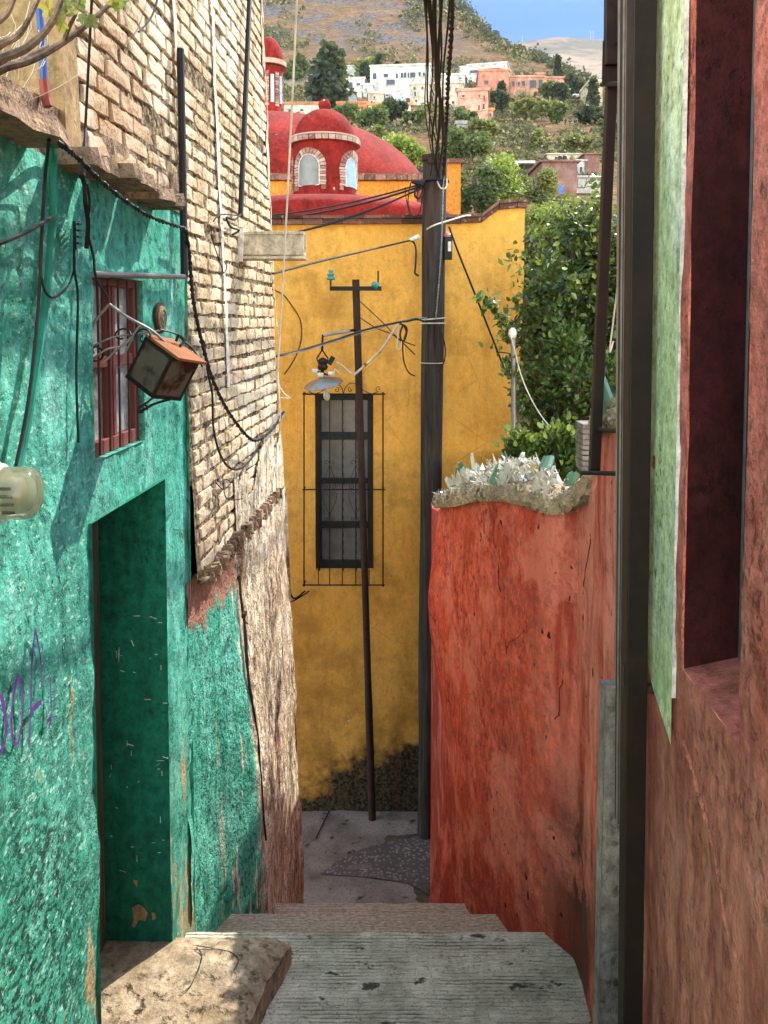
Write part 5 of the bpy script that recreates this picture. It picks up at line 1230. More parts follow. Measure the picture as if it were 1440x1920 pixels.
# scrub scattered over the hillsides
def leafq(m,c,s,r,up=.3):
    a=Vector((random.gauss(0,1),random.gauss(0,1),random.gauss(0,1)*.8)).normalized(); b=a.cross(Vector((random.gauss(0,1),random.gauss(0,1),random.gauss(0,1)))).normalized()
    l=s*random.uniform(.7,1.3); w=l*.42; n=a.cross(b)*w*.35
    k=len(m.v); m.v+= [c,c+a*l*.5+b*w+n,c+a*l,c+a*l*.5-b*w+n]; m.f.append([k,k+1,k+2,k+3]); m.r.append(r)
m=MB()
for k in range(11000):
    x=random.uniform(480,1230); yr=ridge1(x); y=random.uniform(max(yr,-15),345)
    dens=fbm((x*.012,y*.02,4),4)
    if y<135 and dens<.10+.2*random.random(): continue
    if y>=135 and dens<-.3+.3*random.random(): continue
    p=hz(x,y); s=(1.5 if y>135 else 1.5)*p.y/150*random.uniform(.35,1.1)*(1.7 if random.random()<.08 else 1); 
    tone=random.uniform(.0,.95) if y>120 else random.uniform(.1,.85); nq=14 if y>130 else 9
    for q in range(nq):
        o=Vector((random.gauss(0,.42),random.gauss(0,.42),abs(random.gauss(0,.34))))*s
        leafq(m,p+o-Vector((0,0,.1*s)),s*.42,min(1,max(0,tone+random.uniform(-.25,.25))))
for k in range(420):       # denser bushes along the crest
    x=random.uniform(850,1110); p=hz(x,ridge1(x)+random.uniform(0,9)); s=random.uniform(1,2.6)*p.y/240
    for q in range(16): leafq(m,p+Vector((random.gauss(0,.4),random.gauss(0,.4),abs(random.gauss(0,.35))))*s,s*.4,random.uniform(0,.35))
o=m.build('scrub',M['scrub']); setp(o,'dry scrub and low bushes covering the brown hillsides','scrub',kind='stuff')
# ============================================================ trees
def tree(name,label,px,pyb,pyt,rpx,d,leaf,n,ls,kind='round',group=None,trunk=True,ybase=None,seedtone=None,lumps=9):
    d0=d; d=min(d,depth_at(pyb)-1.5); ls*=d/d0
    base=P(px,pyb,d); top=P(px,pyt,d); H=top.z-base.z; r_=rpx/F*d
    t=wthing(name,label,'tree',base,group)
    if trunk:
        m=MB(); m.tube([base-Vector((0,0,.6)),base+Vector((.03*H,0,H*.35)),base+Vector((0,0,H*.75))],[.05*r_+.03*H*.4,.035*H*.5+.01,.01*H+.005],7)
        for k in range(5):
            w=random.random()*6.28; m.tube([base+Vector((0,0,H*(.25+.08*k))),base+Vector((math.cos(w)*r_*.5,math.sin(w)*r_*.5,H*(.45+.08*k)))],[.012*H,.004*H],5)
        m.build('trunk',M['bark'],t)
    m=MB(); cz=base.z+H*.50; hz_=H*.5; r_*=1.1
    if kind=='round':
        L=[]
        for k in range(lumps):
            w=random.random()*6.28; ph=random.uniform(-1,1); rr=random.uniform(.2,.85)
            L.append((Vector((base.x+math.cos(w)*r_*rr,base.y+math.sin(w)*r_*rr,cz+hz_*.6*ph)),random.uniform(.25,.5),random.uniform(-.2,.2)))
        for k in range(n):
            c,q,tn=random.choice(L); dv=Vector((random.gauss(0,1),random.gauss(0,1),random.gauss(0,1))).normalized()*(random.random()**.45)
            p=c+Vector((dv.x*r_*q,dv.y*r_*q,dv.z*hz_*q)); leafq(m,p,ls,min(1,max(0,.5+tn+random.uniform(-.45,.45))))
    elif kind=='cypress':
        for k in range(n):
            v=random.random(); rr=r_*(min(1,v*5)*(1-v)**.55)*random.uniform(.5,1.08); w=random.random()*6.28
            leafq(m,Vector((base.x+rr*math.cos(w),base.y+rr*math.sin(w),base.z+H*v)),ls,random.random())
    elif kind=='conifer':
        for b_ in range(46):
            v=.04+.94*b_/46; w=b_*2.4; Lb=r_*(1-v)**.75*random.uniform(.75,1.15)
            for k in range(n//46):
                u=random.random(); p=Vector((base.x+Lb*u*math.cos(w),base.y+Lb*u*math.sin(w),base.z+H*v+.12*H*u*u-.05*H*u))
                leafq(m,p+Vector((random.gauss(0,.09),random.gauss(0,.09),random.gauss(0,.05)))*r_*1.3,ls,random.random())
    m.build('crown',M[leaf],t); return t
tree('conifer','big dark feathery conifer left of the white villa',618,200,92,38,150,'darkgreen',2800,1.5,'conifer')
cy='trees of the narrow cypress kind on the hillside'
for a in((639,140,95,4,155,'slim cypress just behind the big dark conifer'),(684,150,120,6,160,'short cypress left of the white villa'),(710,175,104,6.5,148,'tall black cypress standing before the white villa front'),(1046,150,107,4.5,170,'lone tall cypress at the right end of the salmon row'),(1112,205,148,9,140,'cypress in front of the cream houses on the right'),(1160,222,168,10,130,'dark cypress between the steel frame bars'),(824,150,118,4,170,'small cypress seen behind the bundle of wires'),(745,142,118,4,190,'small dark cypress behind the white villa roof'),(940,185,158,4,150,'little cypress at the near end of the salmon row')):
    tree('cypress',a[5],a[0],a[1],a[2],a[3],a[4],'darkgreen',650,.8,'cypress',cy,trunk=False)
rows=[(1077,176,140,18,150,'darkgreen','dark round tree right of the salmon row'),(1052,186,158,17,148,'darkgreen','dark low tree under the salmon row end'),(1029,184,152,13,148,'midgreen','small dark tree before the salmon row'),(936,208,172,20,142,'darkgreen','dark tree beside the pink tower house'),
(652,232,196,22,120,'midgreen','round green tree below the orange cottages'),(699,240,196,26,112,'midgreen','broad green tree under the tan block'),(742,228,190,24,115,'darkgreen','dark green tree below the white villa terrace'),(775,232,208,20,110,'midgreen','low green tree left of the wire bundle'),
(985,220,185,16,135,'olive','olive coloured bush under the salmon row'),(1015,222,190,20,132,'olive','pale olive bush below the dark trees'),(1040,232,196,16,130,'midgreen','bush on the slope below the white van'),(870,240,205,24,118,'midgreen','green tree at the foot of the pink tower'),(905,255,225,22,105,'olive','olive bush on the slope under the pink tower'),(1005,275,246,15,92,'olive','pale bush in the middle of the dry slope'),(1082,280,252,24,85,'olive','round pale bush on the right of the dry slope'),(1110,232,196,26,120,'darkgreen','dark bush clump under the cream houses'),(1148,260,215,20,105,'midgreen','grey green bush between the frame bars'),
(713,290,236,34,75,'olive','olive tree right behind the red dome'),(757,330,248,44,62,'lime','yellow green tree between the dome and the wires'),(880,330,238,44,60,'midgreen','leafy green tree right of the pole head'),(890,420,300,44,40,'midgreen','dark leafy tree behind the orange pier'),(947,410,290,58,44,'lime','large rounded yellow green tree above the yellow parapet'),(1000,400,315,38,46,'olive','olive green tree left of the brick ruin'),(560,160,98,26,175,'midgreen','scrubby green trees above the grey house'),(690,150,108,18,200,'olive','faint bushes on the slope behind the white block')]
for a in rows: tree('tree',a[6],a[0],a[1],a[2],a[3],a[4],a[5],1500 if a[4]>70 else 3600,a[4]*.0052 if a[4]>70 else a[4]*.0048,'round','trees on the valley slope',lumps=10)
tree('tree','bright lime green tree top below the brick ruin',1045,470,352,66,30,'lime',4200,.13,'round','trees on the valley slope',lumps=14)
tree('tree','dark shadowy tree right of the yellow parapet',1020,640,392,70,22,'darkgreen',6500,.13,'round','trees on the valley slope',lumps=18)
tree('tree','dark mass of leaves filling in behind the near leafy tree',1120,900,430,110,16,'darkgreen',8000,.12,'round','trees on the valley slope',lumps=22)
tree('tree','tall dark tree behind the right end of the garden',1240,800,330,90,17,'midgreen',5000,.11,'round','trees on the valley slope',lumps=18)
# near leafy tree over the garden wall, with real branching
def leafshape(m,c,d,s,r,fold=.25):
    d=d.normalized(); b=d.cross(Vector((random.gauss(0,1),random.gauss(0,1),random.gauss(0,1)))).normalized(); n=d.cross(b)
    w=s*.30; k=len(m.v)
    m.v+= [c,c+d*s*.35+b*w+n*w*fold,c+d*s*.75+b*w*.7+n*w*fold-n*s*.05,c+d*s-n*s*.12,c+d*s*.75-b*w*.7+n*w*fold-n*s*.05,c+d*s*.35-b*w+n*w*fold,c+d*s*.5]
    for f in((0,1,6),(1,2,6),(2,3,6),(3,4,6),(4,5,6),(5,0,6)): m.f.append([k+i for i in f]); m.r.append(r)
DN=7.2
nt=wthing('leafy_tree','tall leafy garden tree with glossy leaves behind the glass topped wall','tree',P(1040,900,DN))
tr=MB(); lf=MB()
base=P(1045,960,DN)
def branch(a,b,ra,rb,depth):
    mid=a.lerp(b,.5)+Vector((random.gauss(0,.05),random.gauss(0,.05),.03)); tr.tube([a,mid,b],[ra,(ra+rb)/2,rb],6)
    L=(b-a).length
    if depth<=1:
        for k in range(28):
            t=random.uniform(.15,1.05); c=a.lerp(b,t)+Vector((random.gauss(0,.05),random.gauss(0,.05),random.gauss(0,.05)))
            dv=Vector((random.gauss(0,.7),random.gauss(0,.7),random.gauss(-.25,.6))); leafshape(lf,c,dv,random.uniform(.045,.085),min(1,max(0,random.gauss(.42,.30))))
tips=[]
for k in range(205):
    x=random.uniform(985,1250); y=random.uniform(385,850)
    # outline: rises from left to right
    top=400+ (70*max(0,(1030-x)/50)) - 40*max(0,(x-1100)/60)+30*fbm((x*.03,1,1),2)
    if y<top: continue
    tips.append(P(x,y,DN+random.uniform(-.9,.9)))
trunks=[(base,P(1035,780,DN)),(P(1015,900,DN-.3),P(1010,700,DN-.2)),(P(1100,900,DN+.2),P(1110,650,DN+.2)),(P(1070,900,DN+.3),P(1060,560,DN+.3))]
for a,b in trunks: tr.tube([a,a.lerp(b,.5)+Vector((.05,0,0)),b],[.05,.04,.028],8)
ends=[b for a,b in trunks]+[a.lerp(b,.6) for a,b in trunks]+[P(1090,520,DN),P(1140,560,DN),P(1050,620,DN),P(1170,700,DN)]
for t in tips:
    s=min(ends,key=lambda e:(e-t).length); m1=s.lerp(t,.55)+Vector((0,0,.05))
    tr.tube([s,m1],[.012,.007],5,False)
    branch(m1,t,.007,.003,0)
    for q in range(3):
        t2=t+Vector((random.gauss(0,.13),random.gauss(0,.13),random.gauss(.03,.11))); branch(m1.lerp(t,.7),t2,.004,.002,0)
tr.build('trunk',M['bark'],nt); lf.build('crown',M['leaf'],nt)
# bushy plant with narrow leaves right behind the glass
def bush(label,spots,d,n,ls,mat,name='bush'):
    b=wthing(name,label,'bush',P(*spots[0][:2],d)-Vector((0,0,.3))); m=MB(); st=MB()
    for (x,y,rx_,ry) in spots:
        c=P(x,y,d)
        for k in range(n):
            u=Vector((random.gauss(0,.5),random.gauss(0,.5),random.gauss(0,.5))); p=c+Vector((u.x*rx_/F*d,u.y*rx_/F*d*.8,u.z*ry/F*d))
            dv=(p-c+Vector((0,0,.08))+Vector((random.gauss(0,.06),random.gauss(0,.06),random.gauss(0,.06)))).normalized()
            leafshape(m,p,dv,ls*random.uniform(.7,1.3),min(1,max(0,random.gauss(.5,.25))),.4)
        for k in range(8):
            st.tube([c-Vector((0,0,ry/F*d*1.6)),c+Vector((random.gauss(0,.3)*rx_/F*d,random.gauss(0,.3)*rx_/F*d,random.uniform(-.1,.6)*ry/F*d))],[.006,.003],5)
    st.build('stem',M['bark'],b); m.build('foliage',M[mat],b)
bush('fresh green bush of narrow leaves bursting up behind the broken glass',[(1000,870,30,34),(1040,868,36,36),(975,845,22,30),(1075,862,28,34),(1050,830,30,26)],4.9,420,.05,'leafbush')
bush('sunlit pale shrub with fine leaves under the leafy tree',[(1080,700,40,36),(1120,720,36,30),(1060,640,30,24),(1140,700,30,40)],6.2,230,.06,'leafbush')
bush('climbing vine wrapped round the foot of the steel mast',[(965,705,12,18),(952,690,8,12),(972,760,10,24)],6.3,40,.05,'leafbush','vine')
v=wthing('vine','vine shoot reaching left across the yellow wall','vine',P(980,640,7.0)); m=MB(); q=smoothpts([P(985,650,7.0),P(965,625,7.0),P(940,597,6.95),P(920,570,6.9),P(903,552,6.9)],5); m.tube(q,.006,5); m.build('stem',M['bark'],v)
m=MB()
for p in q[4:]:
    for k in range(7): leafshape(m,p+Vector((random.gauss(0,.03),random.gauss(0,.03),random.gauss(0,.03))),Vector((random.gauss(0,1),random.gauss(0,1),random.gauss(-.6,.5))),random.uniform(.05,.10),random.uniform(.1,1))
m.build('foliage',M['leaf'],v)
# fig tree reaching in at the top left
fg=wthing('fig_tree','bare fig tree branches reaching in at the upper left with a few yellowing leaves','tree',P(-60,200,1.9)); m=MB()
for pts,ra in(([P(-60,160,1.8),P(0,130,1.85),P(60,112,1.9),P(120,78,1.95),P(170,40,2.0),P(210,5,2.05),P(240,-15,2.05)],.011),([P(-60,150,1.8),P(0,112,1.8),P(50,90,1.8),P(95,45,1.8),P(122,-20,1.8)],.013),([P(-60,130,1.75),P(0,85,1.75),P(40,60,1.75),P(80,-20,1.75)],.010),([P(-40,155,1.9),P(20,125,1.95),P(60,100,2.0),P(90,85,2.05)],.008),([P(118,80,1.95),P(130,50,1.93),P(145,20,1.92),P(150,-10,1.9)],.006),([P(-40,60,1.7),P(10,30,1.7),P(30,-10,1.7)],.008)):
    q=smoothpts(pts,5); m.tube(q,[ra*(1-.6*i/len(q)) for i in range(len(q))],7)
rt=Vector((px_of(LEFT,1.75,0)-.25,1.7,ZG+.04)); 
for e_ in(P(-60,160,1.8),P(-60,150,1.8),P(-60,130,1.75),P(-40,155,1.9),P(-40,60,1.7)): m.tube(smoothpts([rt,rt.lerp(e_,.5)+Vector((-.05,-.03,.02)),e_],4),[.02-.0009*i for i in range(9)],7)
m.build('branches',M['figbark'],fg)
m=MB()
def figleaf(c,s,r):
    n=Vector((random.gauss(0,.4),-1,random.gauss(0,.4))).normalized(); u=n.cross(Vector((random.gauss(0,1),0,random.gauss(0,1)))).normalized(); w=n.cross(u); K=20; vs=[c]
    for k in range(K):
        a=6.28*k/K; rr=s*(.62+.38*abs(math.cos(a*2.5))); vs.append(c+(u*math.cos(a)+w*math.sin(a))*rr+n*s*.18*math.cos(a*3+1))
    m.add(vs,[(0,1+k,1+(k+1)%K) for k in range(K)],r)
for x,y in((125,12),(140,20),(148,35),(150,10),(112,28),(160,28),(170,40),(105,38),(118,45),(208,2),(222,6),(92,20),(232,0)):
    figleaf(P(x+random.uniform(-5,5),y+random.uniform(-4,4),1.9+random.uniform(-.05,.05)),random.uniform(.012,.024),random.random())
m.build('leaves',M['fig'],fg)
m=MB()
for k in range(34):
    a=P(random.uniform(-20,75),random.uniform(60,200),2.15+random.uniform(0,.1)); b=a+Vector((random.gauss(.02,.04),random.gauss(0,.02),random.gauss(.07,.05))); m.tube([a,a.lerp(b,.5)+Vector((.01,0,0)),b],.0012,4)
o=m.build('dry_twigs',M['whitecable']); setp(o,'tangle of dry pale twigs on the roof of the green house','twigs',kind='stuff')
# ============================================================ houses on the hillside
def house(name,label,x0,y0,x1,y1,d,mat,wins=(),yaw=0,dep=7,roof=None,side=None,down=14,arch=(),parapet=.35,winmat='darkpane'):
    d=min(d,depth_at(min(y1,250) if y1<255 else y1)-2.0); a=P(x0,y1,d); b=P(x1,y0,d); w=(b.x-a.x); H=b.z-a.z; dn=down/F*d
    t=thing(name,label,'house' if 'van' not in name else 'van',(a.x,a.y,a.z),None,R(yaw)); w/=max(.5,math.cos(R(yaw)))
    loc=lambda x,y:((x-x0)/(x1-x0)*w,(y1-y)/(y1-y0)*H)
    m=MB(); m.box((w/2,dep/2,(H-dn)/2),(w,dep,H+dn)); wl=m.build('wall',M[mat],t)
    m=MB(); m.box((w/2,dep/2,H+parapet/2),(w+.3,dep+.3,parapet)); m.box((w/2,dep/2,H+parapet+.05),(w*.9,dep*.9,.1)); m.build('roof',M[roof or mat],t)
    for q in wins:
        (ax,ay),(bx_,by)=loc(q[0],q[3]),loc(q[2],q[1]); m=MB(); cx_,cz=(ax+bx_)/2,(ay+by)/2; ww,hh_=abs(bx_-ax),abs(by-ay)
        f=.10; m.box((cx_-ww/2,-.02,cz),(f,.12,hh_+f)); m.box((cx_+ww/2,-.02,cz),(f,.12,hh_+f)); m.box((cx_,-.021,cz+hh_/2),(ww-f,.12,f)); m.box((cx_,-.04,cz-hh_/2),(ww+f*2,.2,f))
        fo=m.build('window',M[mat],t); m=MB(); m.box((cx_,-.012,cz),(ww-.02,.03,hh_-.02)); m.build('pane',M[winmat],fo)
        m=MB(); m.box((cx_,-.03,cz),(.06,.02,hh_-.1)); m.build('mullion',M['darkframe'],fo)
    for q in arch:
        (ax,ay),(bx_,by)=loc(q[0],q[3]),loc(q[2],q[1]); r_=(bx_-ax)/2; cx_=(ax+bx_)/2; zc=by-r_
        pts=[(ax,ay),(bx_,ay)]+[(cx_+r_*math.cos(k*math.pi/10),zc+r_*math.sin(k*math.pi/10)) for k in range(11)]
        m=MB(); m.poly([(u,-.03,v_) for u,v_ in pts],(0,.05,0)); m.build('arched_window',M[winmat],t)
    if side:
        for k in range(side):
            m=MB(); m.box((w+.012,dep*(k+.5)/side,H*.6),(.03,dep/side*.4,H*.28)); m.build('window',M[winmat],t)
    return t
for nm,c in(('wh_white',(.60,.60,.59)),('wh_beige',(.58,.52,.43)),('wh_terracotta',(.56,.24,.16)),('wh_salmon',(.55,.29,.21)),('wh_pink',(.66,.33,.25)),('wh_grey',(.36,.35,.33)),('wh_tile',(.46,.20,.11)),('wh_cream',(.62,.53,.36)),('wh_brick',(.25,.14,.12)),('wh_orange',(.62,.27,.11))):
    M[nm]=plaster(nm+'_wall',tuple(q*.9 for q in c),c,tuple(q*.55 for q in c),streak=.6,pit=.3,bump=.3,fine=6,big=.25)
house('white_villa','large white villa with three arched windows behind the tall cypress',694,126,806,176,158,'wh_white',[(724,150,741,161),(768,138,779,149),(784,138,789,147),(792,139,797,147),(719,139,728,147)],-6,9,'wh_white',3,arch=[(699,137,706,149),(742,139,746,148),(751,138,756,148),(757,138,762,148),(764,138,768,148)])
house('villa_annex','low white annex in front of the white villa',680,160,700,178,150,'wh_white',[(685,165,688,172)],0,4)
house('white_terrace','white terrace wall stepping down below the villa',720,163,752,176,152,'wh_white',[(735,166,740,174)],0,3)
house('beige_house','beige house with small arched openings left of the wires',769,160,805,191,140,'wh_beige',[(776,172,781,182)],-10,6,arch=[(775,163,779,169),(790,163,794,169)],side=2)
house('beige_house','wide beige house seen behind the bundle of wires',815,158,868,192,142,'wh_beige',[(822,164,828,174),(840,162,845,172),(853,166,860,174),(828,181,836,190)],-8,6,side=2)
house('white_house','white house half hidden behind the bundle of wires',828,141,872,165,165,'wh_white',[(836,147,842,153),(860,150,868,157),(880-20,145,866,149)],0,6)
house('modern_house','long white modern house with a ribbon window on the crest',876,124,948,150,178,'wh_white',[(880,132,903,139),(906,131,936,139)],-14,9,side=2)
house('modern_house','small white cube at the left end of the modern house',862,127,878,142,182,'wh_white',(),0,6)
house('terracotta_house','big terracotta block house with two square windows',897,134,954,182,155,'wh_terracotta',[(907,151,916,159),(929,168,937,175)],-4,9,side=1)
house('salmon_row','long salmon house row with arcades running right',955,145,1020,178,160,'wh_salmon',[(959,152,965,162),(970,153,975,162),(978,152,985,163),(992,150,1006,166),(1009,149,1018,164)],0,7)
house('salmon_house','plain salmon block closing the right end of the row',1020,147,1062,170,164,'wh_salmon',[(1024,149,1029,157)],0,6)
house('salmon_penthouse','small salmon rooftop room above the row',998,139,1021,147,166,'wh_salmon',(),0,4,down=2)
tw=house('pink_tower_house','tall pink stepped house above a stone base',858,172,914,232,138,'wh_pink',[(865,178,872,184),(896,178,900,186),(905,180,909,192),(860,198,873,206),(895,198,900,210),(903,196,909,208),(873,213,880,228)],-8,7,side=1)
house('pink_annex','low pink wing with an orange canopy beside the tower house',914,208,925,232,139,'wh_pink',[(916,212,922,220)],0,5,'wh_orange')
house('stone_base','rough stone retaining base under the pink tower',856,233,926,250,136,'wh_grey',(),0,4)
house('cream_house','cream house with grey shutters at the far right of the street',1106,153,1130,196,150,'wh_cream',[(1112,158,1120,168),(1114,176,1121,190)],0,6)
house('cream_house','cream house glimpsed through the steel frame bars',1148,152,1180,200,150,'wh_cream',[(1153,158,1160,168),(1164,158,1172,168),(1154,176,1162,190)],0,6)
house('grey_house','low grey concrete house left of the dark conifer',531,141,585,160,165,'wh_grey',[(536,146,543,152),(556,138,570,145)],0,6)
house('white_block','plain white block rising behind the dark conifer',640,126,665,148,172,'wh_white',(),-6,6)
house('white_cottage','white and ochre cottage right of the dark conifer',650,149,684,175,160,'wh_white',[(654,154,662,170),(668,156,676,162)],-6,6)
house('white_steps','white stepped wall below the cottage',641,178,668,192,140,'wh_white',(),0,3)
house('white_steps','short white wall above the stepped wall',655,172,678,180,144,'wh_white',(),0,3)
house('tan_block','plain tan block under the tall cypress',690,176,720,195,140,'wh_beige',[(700,180,704,186)],0,5)
house('tiled_cottage','long low cottage with terracotta roof left of the front finial',532,196,600,222,120,'wh_beige',[(540,204,546,212),(562,204,570,210)],0,6,'wh_tile')
house('orange_cottage','low orange cottage right of the front finial',632,195,690,216,122,'wh_orange',[(640,202,648,210),(676,200,682,212)],0,6,'wh_tile')
house('orange_cottage','long low cottage with an orange parapet under the tan block',690,198,770,218,124,'wh_beige',[(700,204,706,214),(730,203,738,211),(755,204,762,212)],0,6,'wh_orange')
house('brick_ruin','unfinished windowless maroon brick block on the lower slope',1016,304,1082,362,62,'wh_brick',(),0,5,down=40,parapet=.08)
house('brick_wing','maroon brick wing right of the unfinished block',1096,290,1124,332,66,'wh_brick',[(1112,322,1120,330)],0,5,down=40,parapet=.06)
house('white_bay','narrow white bay between the two brick blocks',1082,302,1096,332,63.5,'wh_white',[(1085,312,1093,326)],0,4,down=30,parapet=.06)
house('rooftop_room','low pale rooftop room above the unfinished block',1026,290,1090,303,66,'wh_beige',[(1048,292,1055,299),(1056,292,1063,299)],0,4,down=4,parapet=.06)
house('white_lower_house','white house with tall windows below the brick wing',1078,334,1124,356,58,'wh_white',[(1085,338,1088,350),(1092,338,1095,350),(1101,337,1110,348)],-6,5,down=30,parapet=.08)
for i,x in enumerate((1050,1059)):
    m=MB(); c=P(x,302,43.5); m.lathe([(.11,0),(.12,.20),(.10,.26),(.04,.30)],c,14); o=m.build('water_tank',M['cable']); setp(o,['left','right'][i]+' black water tank on the unfinished brick block','water tank')
m=MB(); a=P(963,304,50); b=P(1003,304,50); m.box(((a.x+b.x)/2,50.8,a.z),(b.x-a.x,1.8,.16)); cn=thing('carport','flat white carport roof left of the brick ruin','carport',(a.x,50,a.z-1.2)); cn['_w']=(a.x,50,a.z-1.2); m.build('roof',M['wh_white'],cn)
for x in(a.x+.1,b.x-.1,(a.x+b.x)/2): m=MB(); m.box((x,50.1,a.z-1.3),(.10,.10,2.5)); m.build('post',M['black'],cn)
m=MB(); a=P(1048,347,40.6); b=P(1055,364,40.6); m.box(((a.x+b.x)/2,40.6,(a.z+b.z)/2),(b.x-a.x,.05,a.z-b.z)); bd_=m.build('blue_door',plain('blue_door_paint',(.05,.14,.40),.6)); setp(bd_,'small blue sheet door leaning at the foot of the brick ruin','door')
# white van parked above the slope
vn=thing('parked_van','small white van parked right of the salmon row','van',P(1074,184,132)); c=Vector(vn.location); vn['_w']=tuple(c); pxm=132/F
m=MB(); Lv=19*pxm; hv=8*pxm
prof=[(0,.25),(0,hv),(Lv*.68,hv),(Lv*.84,hv*.62),(Lv,hv*.55),(Lv,.25)]
m.poly([(c.x+u,c.y,c.z+v) for u,v in prof],(0,1.6,0)); m.build('body',M['wh_white'],vn,bevel=.08)
for u in(.2,.8):
    m=MB(); q=Vector((c.x+Lv*u,c.y-.02,c.z+.28)); m.tube([q,q+Vector((0,1.65,0))],.28,14); m.build('wheel',M['cable'],vn)
m=MB(); m.box((c.x+Lv*.66,c.y-.01,c.z+hv*.78),(Lv*.16,.03,hv*.26)); m.build('window',M['darkpane'],vn)
# antenna masts on the far ridge
def mast(px,y0,y1,d,label,arms=2):
    t=wthing('antenna_mast',label,'mast',P(px,y1,d),'masts on the far ridge'); a=P(px,y1+4,d); b=P(px,y0,d); m=MB(); m.tube([a,b],.35,5); m.build('shaft',M['silver'],t)
    m=MB()
    for k in range(arms): z=b.z-(k*2.0+.5); m.tube([Vector((b.x-2.2,b.y,z)),Vector((b.x+2.2,b.y,z))],.25,4)
    m.build('crossarm',M['silver'],t)
mast(979.5,68,78,1150,'small lone mast on the far ridge where the near hill ends',1); mast(1107,58,72,1150,'left mast of the close pair on the far ridge'); mast(1112,58,72,1150,'right mast of the close pair on the far ridge')
# satellite dish on the slope
sd_=wthing('satellite_dish','white satellite dish tilted on the slope below the villa','satellite dish',P(745,186,135)); c=P(745,186,135); tmp=MB(); tmp.lathe([(.02,-.0),(.8,.10),(1.5,.42),(1.52,.44),(1.45,.42),(.8,.14),(.02,.04)],(0,0,0),20); RM=Matrix.Rotation(R(48),3,'Y')@Matrix.Rotation(R(40),3,'X'); m=MB(); m.add([c+RM@v for v in tmp.v],tmp.f); m.build('dish',M['wh_white'],sd_,smooth=True); m=MB(); m.tube([c,c-Vector((0,0,2))],.08,6); m.build('stand',M['galv'],sd_)
# overhead cables whose shadows fall across the left walls
LS=Vector((.44,.55,.74)).normalized()
for pts,t,ra,lab in(([W(-90,1325,LEFT),W(0,1282,LEFT),W(80,1245,LEFT),W(170,1203,LEFT),W(315,1085,LEFT),W(430,1058,BRK),W(480,1062,BRK),W(530,1010,BRK)],4.7,.018,'thick black cable sagging over the alley high above the picture, seen by its lower shadow'),([W(-90,520,LEFT),W(0,530,LEFT),W(70,548,LEFT),W(150,555,LEFT),W(300,560,LEFT),W(360,640,BRK),W(420,700,BRK),W(520,730,BRK)],3.9,.012,'thin black cable over the alley above the picture, seen by its upper shadow')):
    q=[p+LS*max(t,(.47*p.y-(p.z-Z0))/.475+.3) for p in pts]; q=[q[0]+(q[0]-q[1])*.4]+q+[q[-1]+Vector((.9,.1,.9))]; cable(q,ra,'cable',lab,5)
# ============================================================ air
m=MB(); m.box((0,800,(-1.1+475)/2),(4200,1800,476.1)); N=NM('haze_air'); v_=N.n('ShaderNodeVolumePrincipled',{'Color':(.86,.91,1.0),'Density':.00011,'Anisotropy':.0}); N.t.links.new(v_.outputs[0],N.out.inputs[1])
o=m.build('haze',N.m); setp(o,'pale thin haze lying over the valley and the far hills','haze',kind='stuff')
# ============================================================ camera, sky, sun
cam=bpy.data.cameras.new('Camera'); co=bpy.data.objects.new('Camera',cam); COL.objects.link(co)
co.location=(0,0,Z0); co.rotation_euler=(R(90)-PIT,0,0); cam.sensor_fit='VERTICAL'; cam.sensor_height=36; cam.lens=F/1920*36
cam.shift_y=-(960-CY)/1920; cam.clip_end=6000; cam.clip_start=.05; sc.camera=co
SUNV=Vector((.44,.55,.74)).normalized(); el=math.asin(SUNV.z); az=math.atan2(SUNV.x,SUNV.y)
w=bpy.data.worlds.new('World'); sc.world=w; w.use_nodes=True; nt_=w.node_tree; bg=nt_.nodes['Background']
sk=nt_.nodes.new('ShaderNodeTexSky'); sk.sky_type='NISHITA'; sk.sun_disc=False; sk.sun_elevation=el; sk.sun_rotation=az; sk.altitude=2000; sk.air_density=1.0; sk.dust_density=.6; sk.ozone_density=1.5
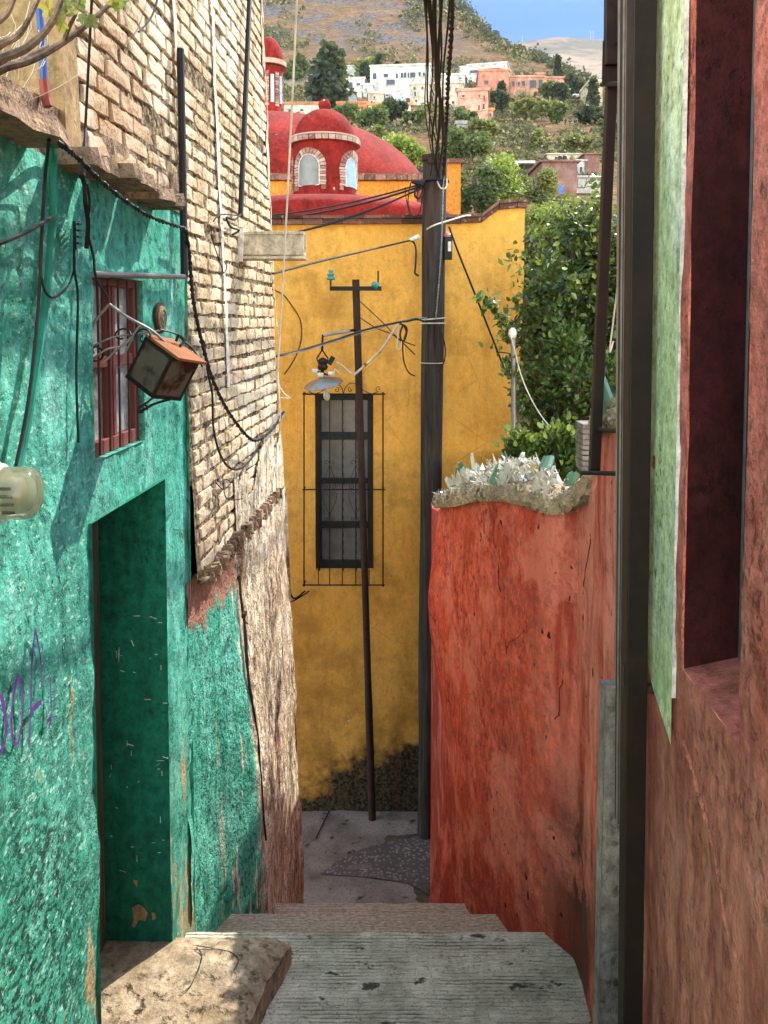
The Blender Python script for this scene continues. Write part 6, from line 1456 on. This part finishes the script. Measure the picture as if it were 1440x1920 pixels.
tc=nt_.nodes.new('ShaderNodeTexCoord'); sx=nt_.nodes.new('ShaderNodeSeparateXYZ'); nt_.links.new(tc.outputs['Generated'],sx.inputs[0])
mrn=nt_.nodes.new('ShaderNodeMapRange'); mrn.interpolation_type='SMOOTHSTEP'; nt_.links.new(sx.outputs[2],mrn.inputs[0]); mrn.inputs[1].default_value=.33; mrn.inputs[2].default_value=.72
mr2=nt_.nodes.new('ShaderNodeMapRange'); mr2.interpolation_type='SMOOTHSTEP'; nt_.links.new(sx.outputs[1],mr2.inputs[0]); mr2.inputs[1].default_value=.25; mr2.inputs[2].default_value=-.45
mx_=nt_.nodes.new('ShaderNodeMath'); mx_.operation='MAXIMUM'; nt_.links.new(mrn.outputs[0],mx_.inputs[0]); nt_.links.new(mr2.outputs[0],mx_.inputs[1])
mc=nt_.nodes.new('ShaderNodeMix'); mc.data_type='RGBA'; nt_.links.new(mx_.outputs[0],mc.inputs[0]); mc.inputs[6].default_value=(.15,.28,.45,1); mc.inputs[7].default_value=(4.5,3.45,2.45,1)  # low sky dimmed; overhead and rear sky boosted warm as added fill light
mm=nt_.nodes.new('ShaderNodeMix'); mm.data_type='RGBA'; mm.blend_type='MULTIPLY'; mm.inputs[0].default_value=1; nt_.links.new(sk.outputs[0],mm.inputs[6]); nt_.links.new(mc.outputs[2],mm.inputs[7])
nt_.links.new(mm.outputs[2],bg.inputs[0]); bg.inputs[1].default_value=.15
sl_=bpy.data.lights.new('Sun','SUN'); sl_.energy=2.9; sl_.angle=R(.5); sl_.color=(1,.94,.84); so=bpy.data.objects.new('Sun',sl_); COL.objects.link(so)
so.rotation_euler=SUNV.to_track_quat('Z','Y').to_euler(); so.location=(0,0,30)
sc.view_settings.view_transform='Standard'; sc.view_settings.look='None'; sc.view_settings.exposure=1.5; sc.view_settings.gamma=1
sc.cycles.max_bounces=7; sc.cycles.diffuse_bounces=4; sc.cycles.transparent_max_bounces=8

for o in list(bpy.data.objects):
    if '_w' in o.keys(): del o['_w']
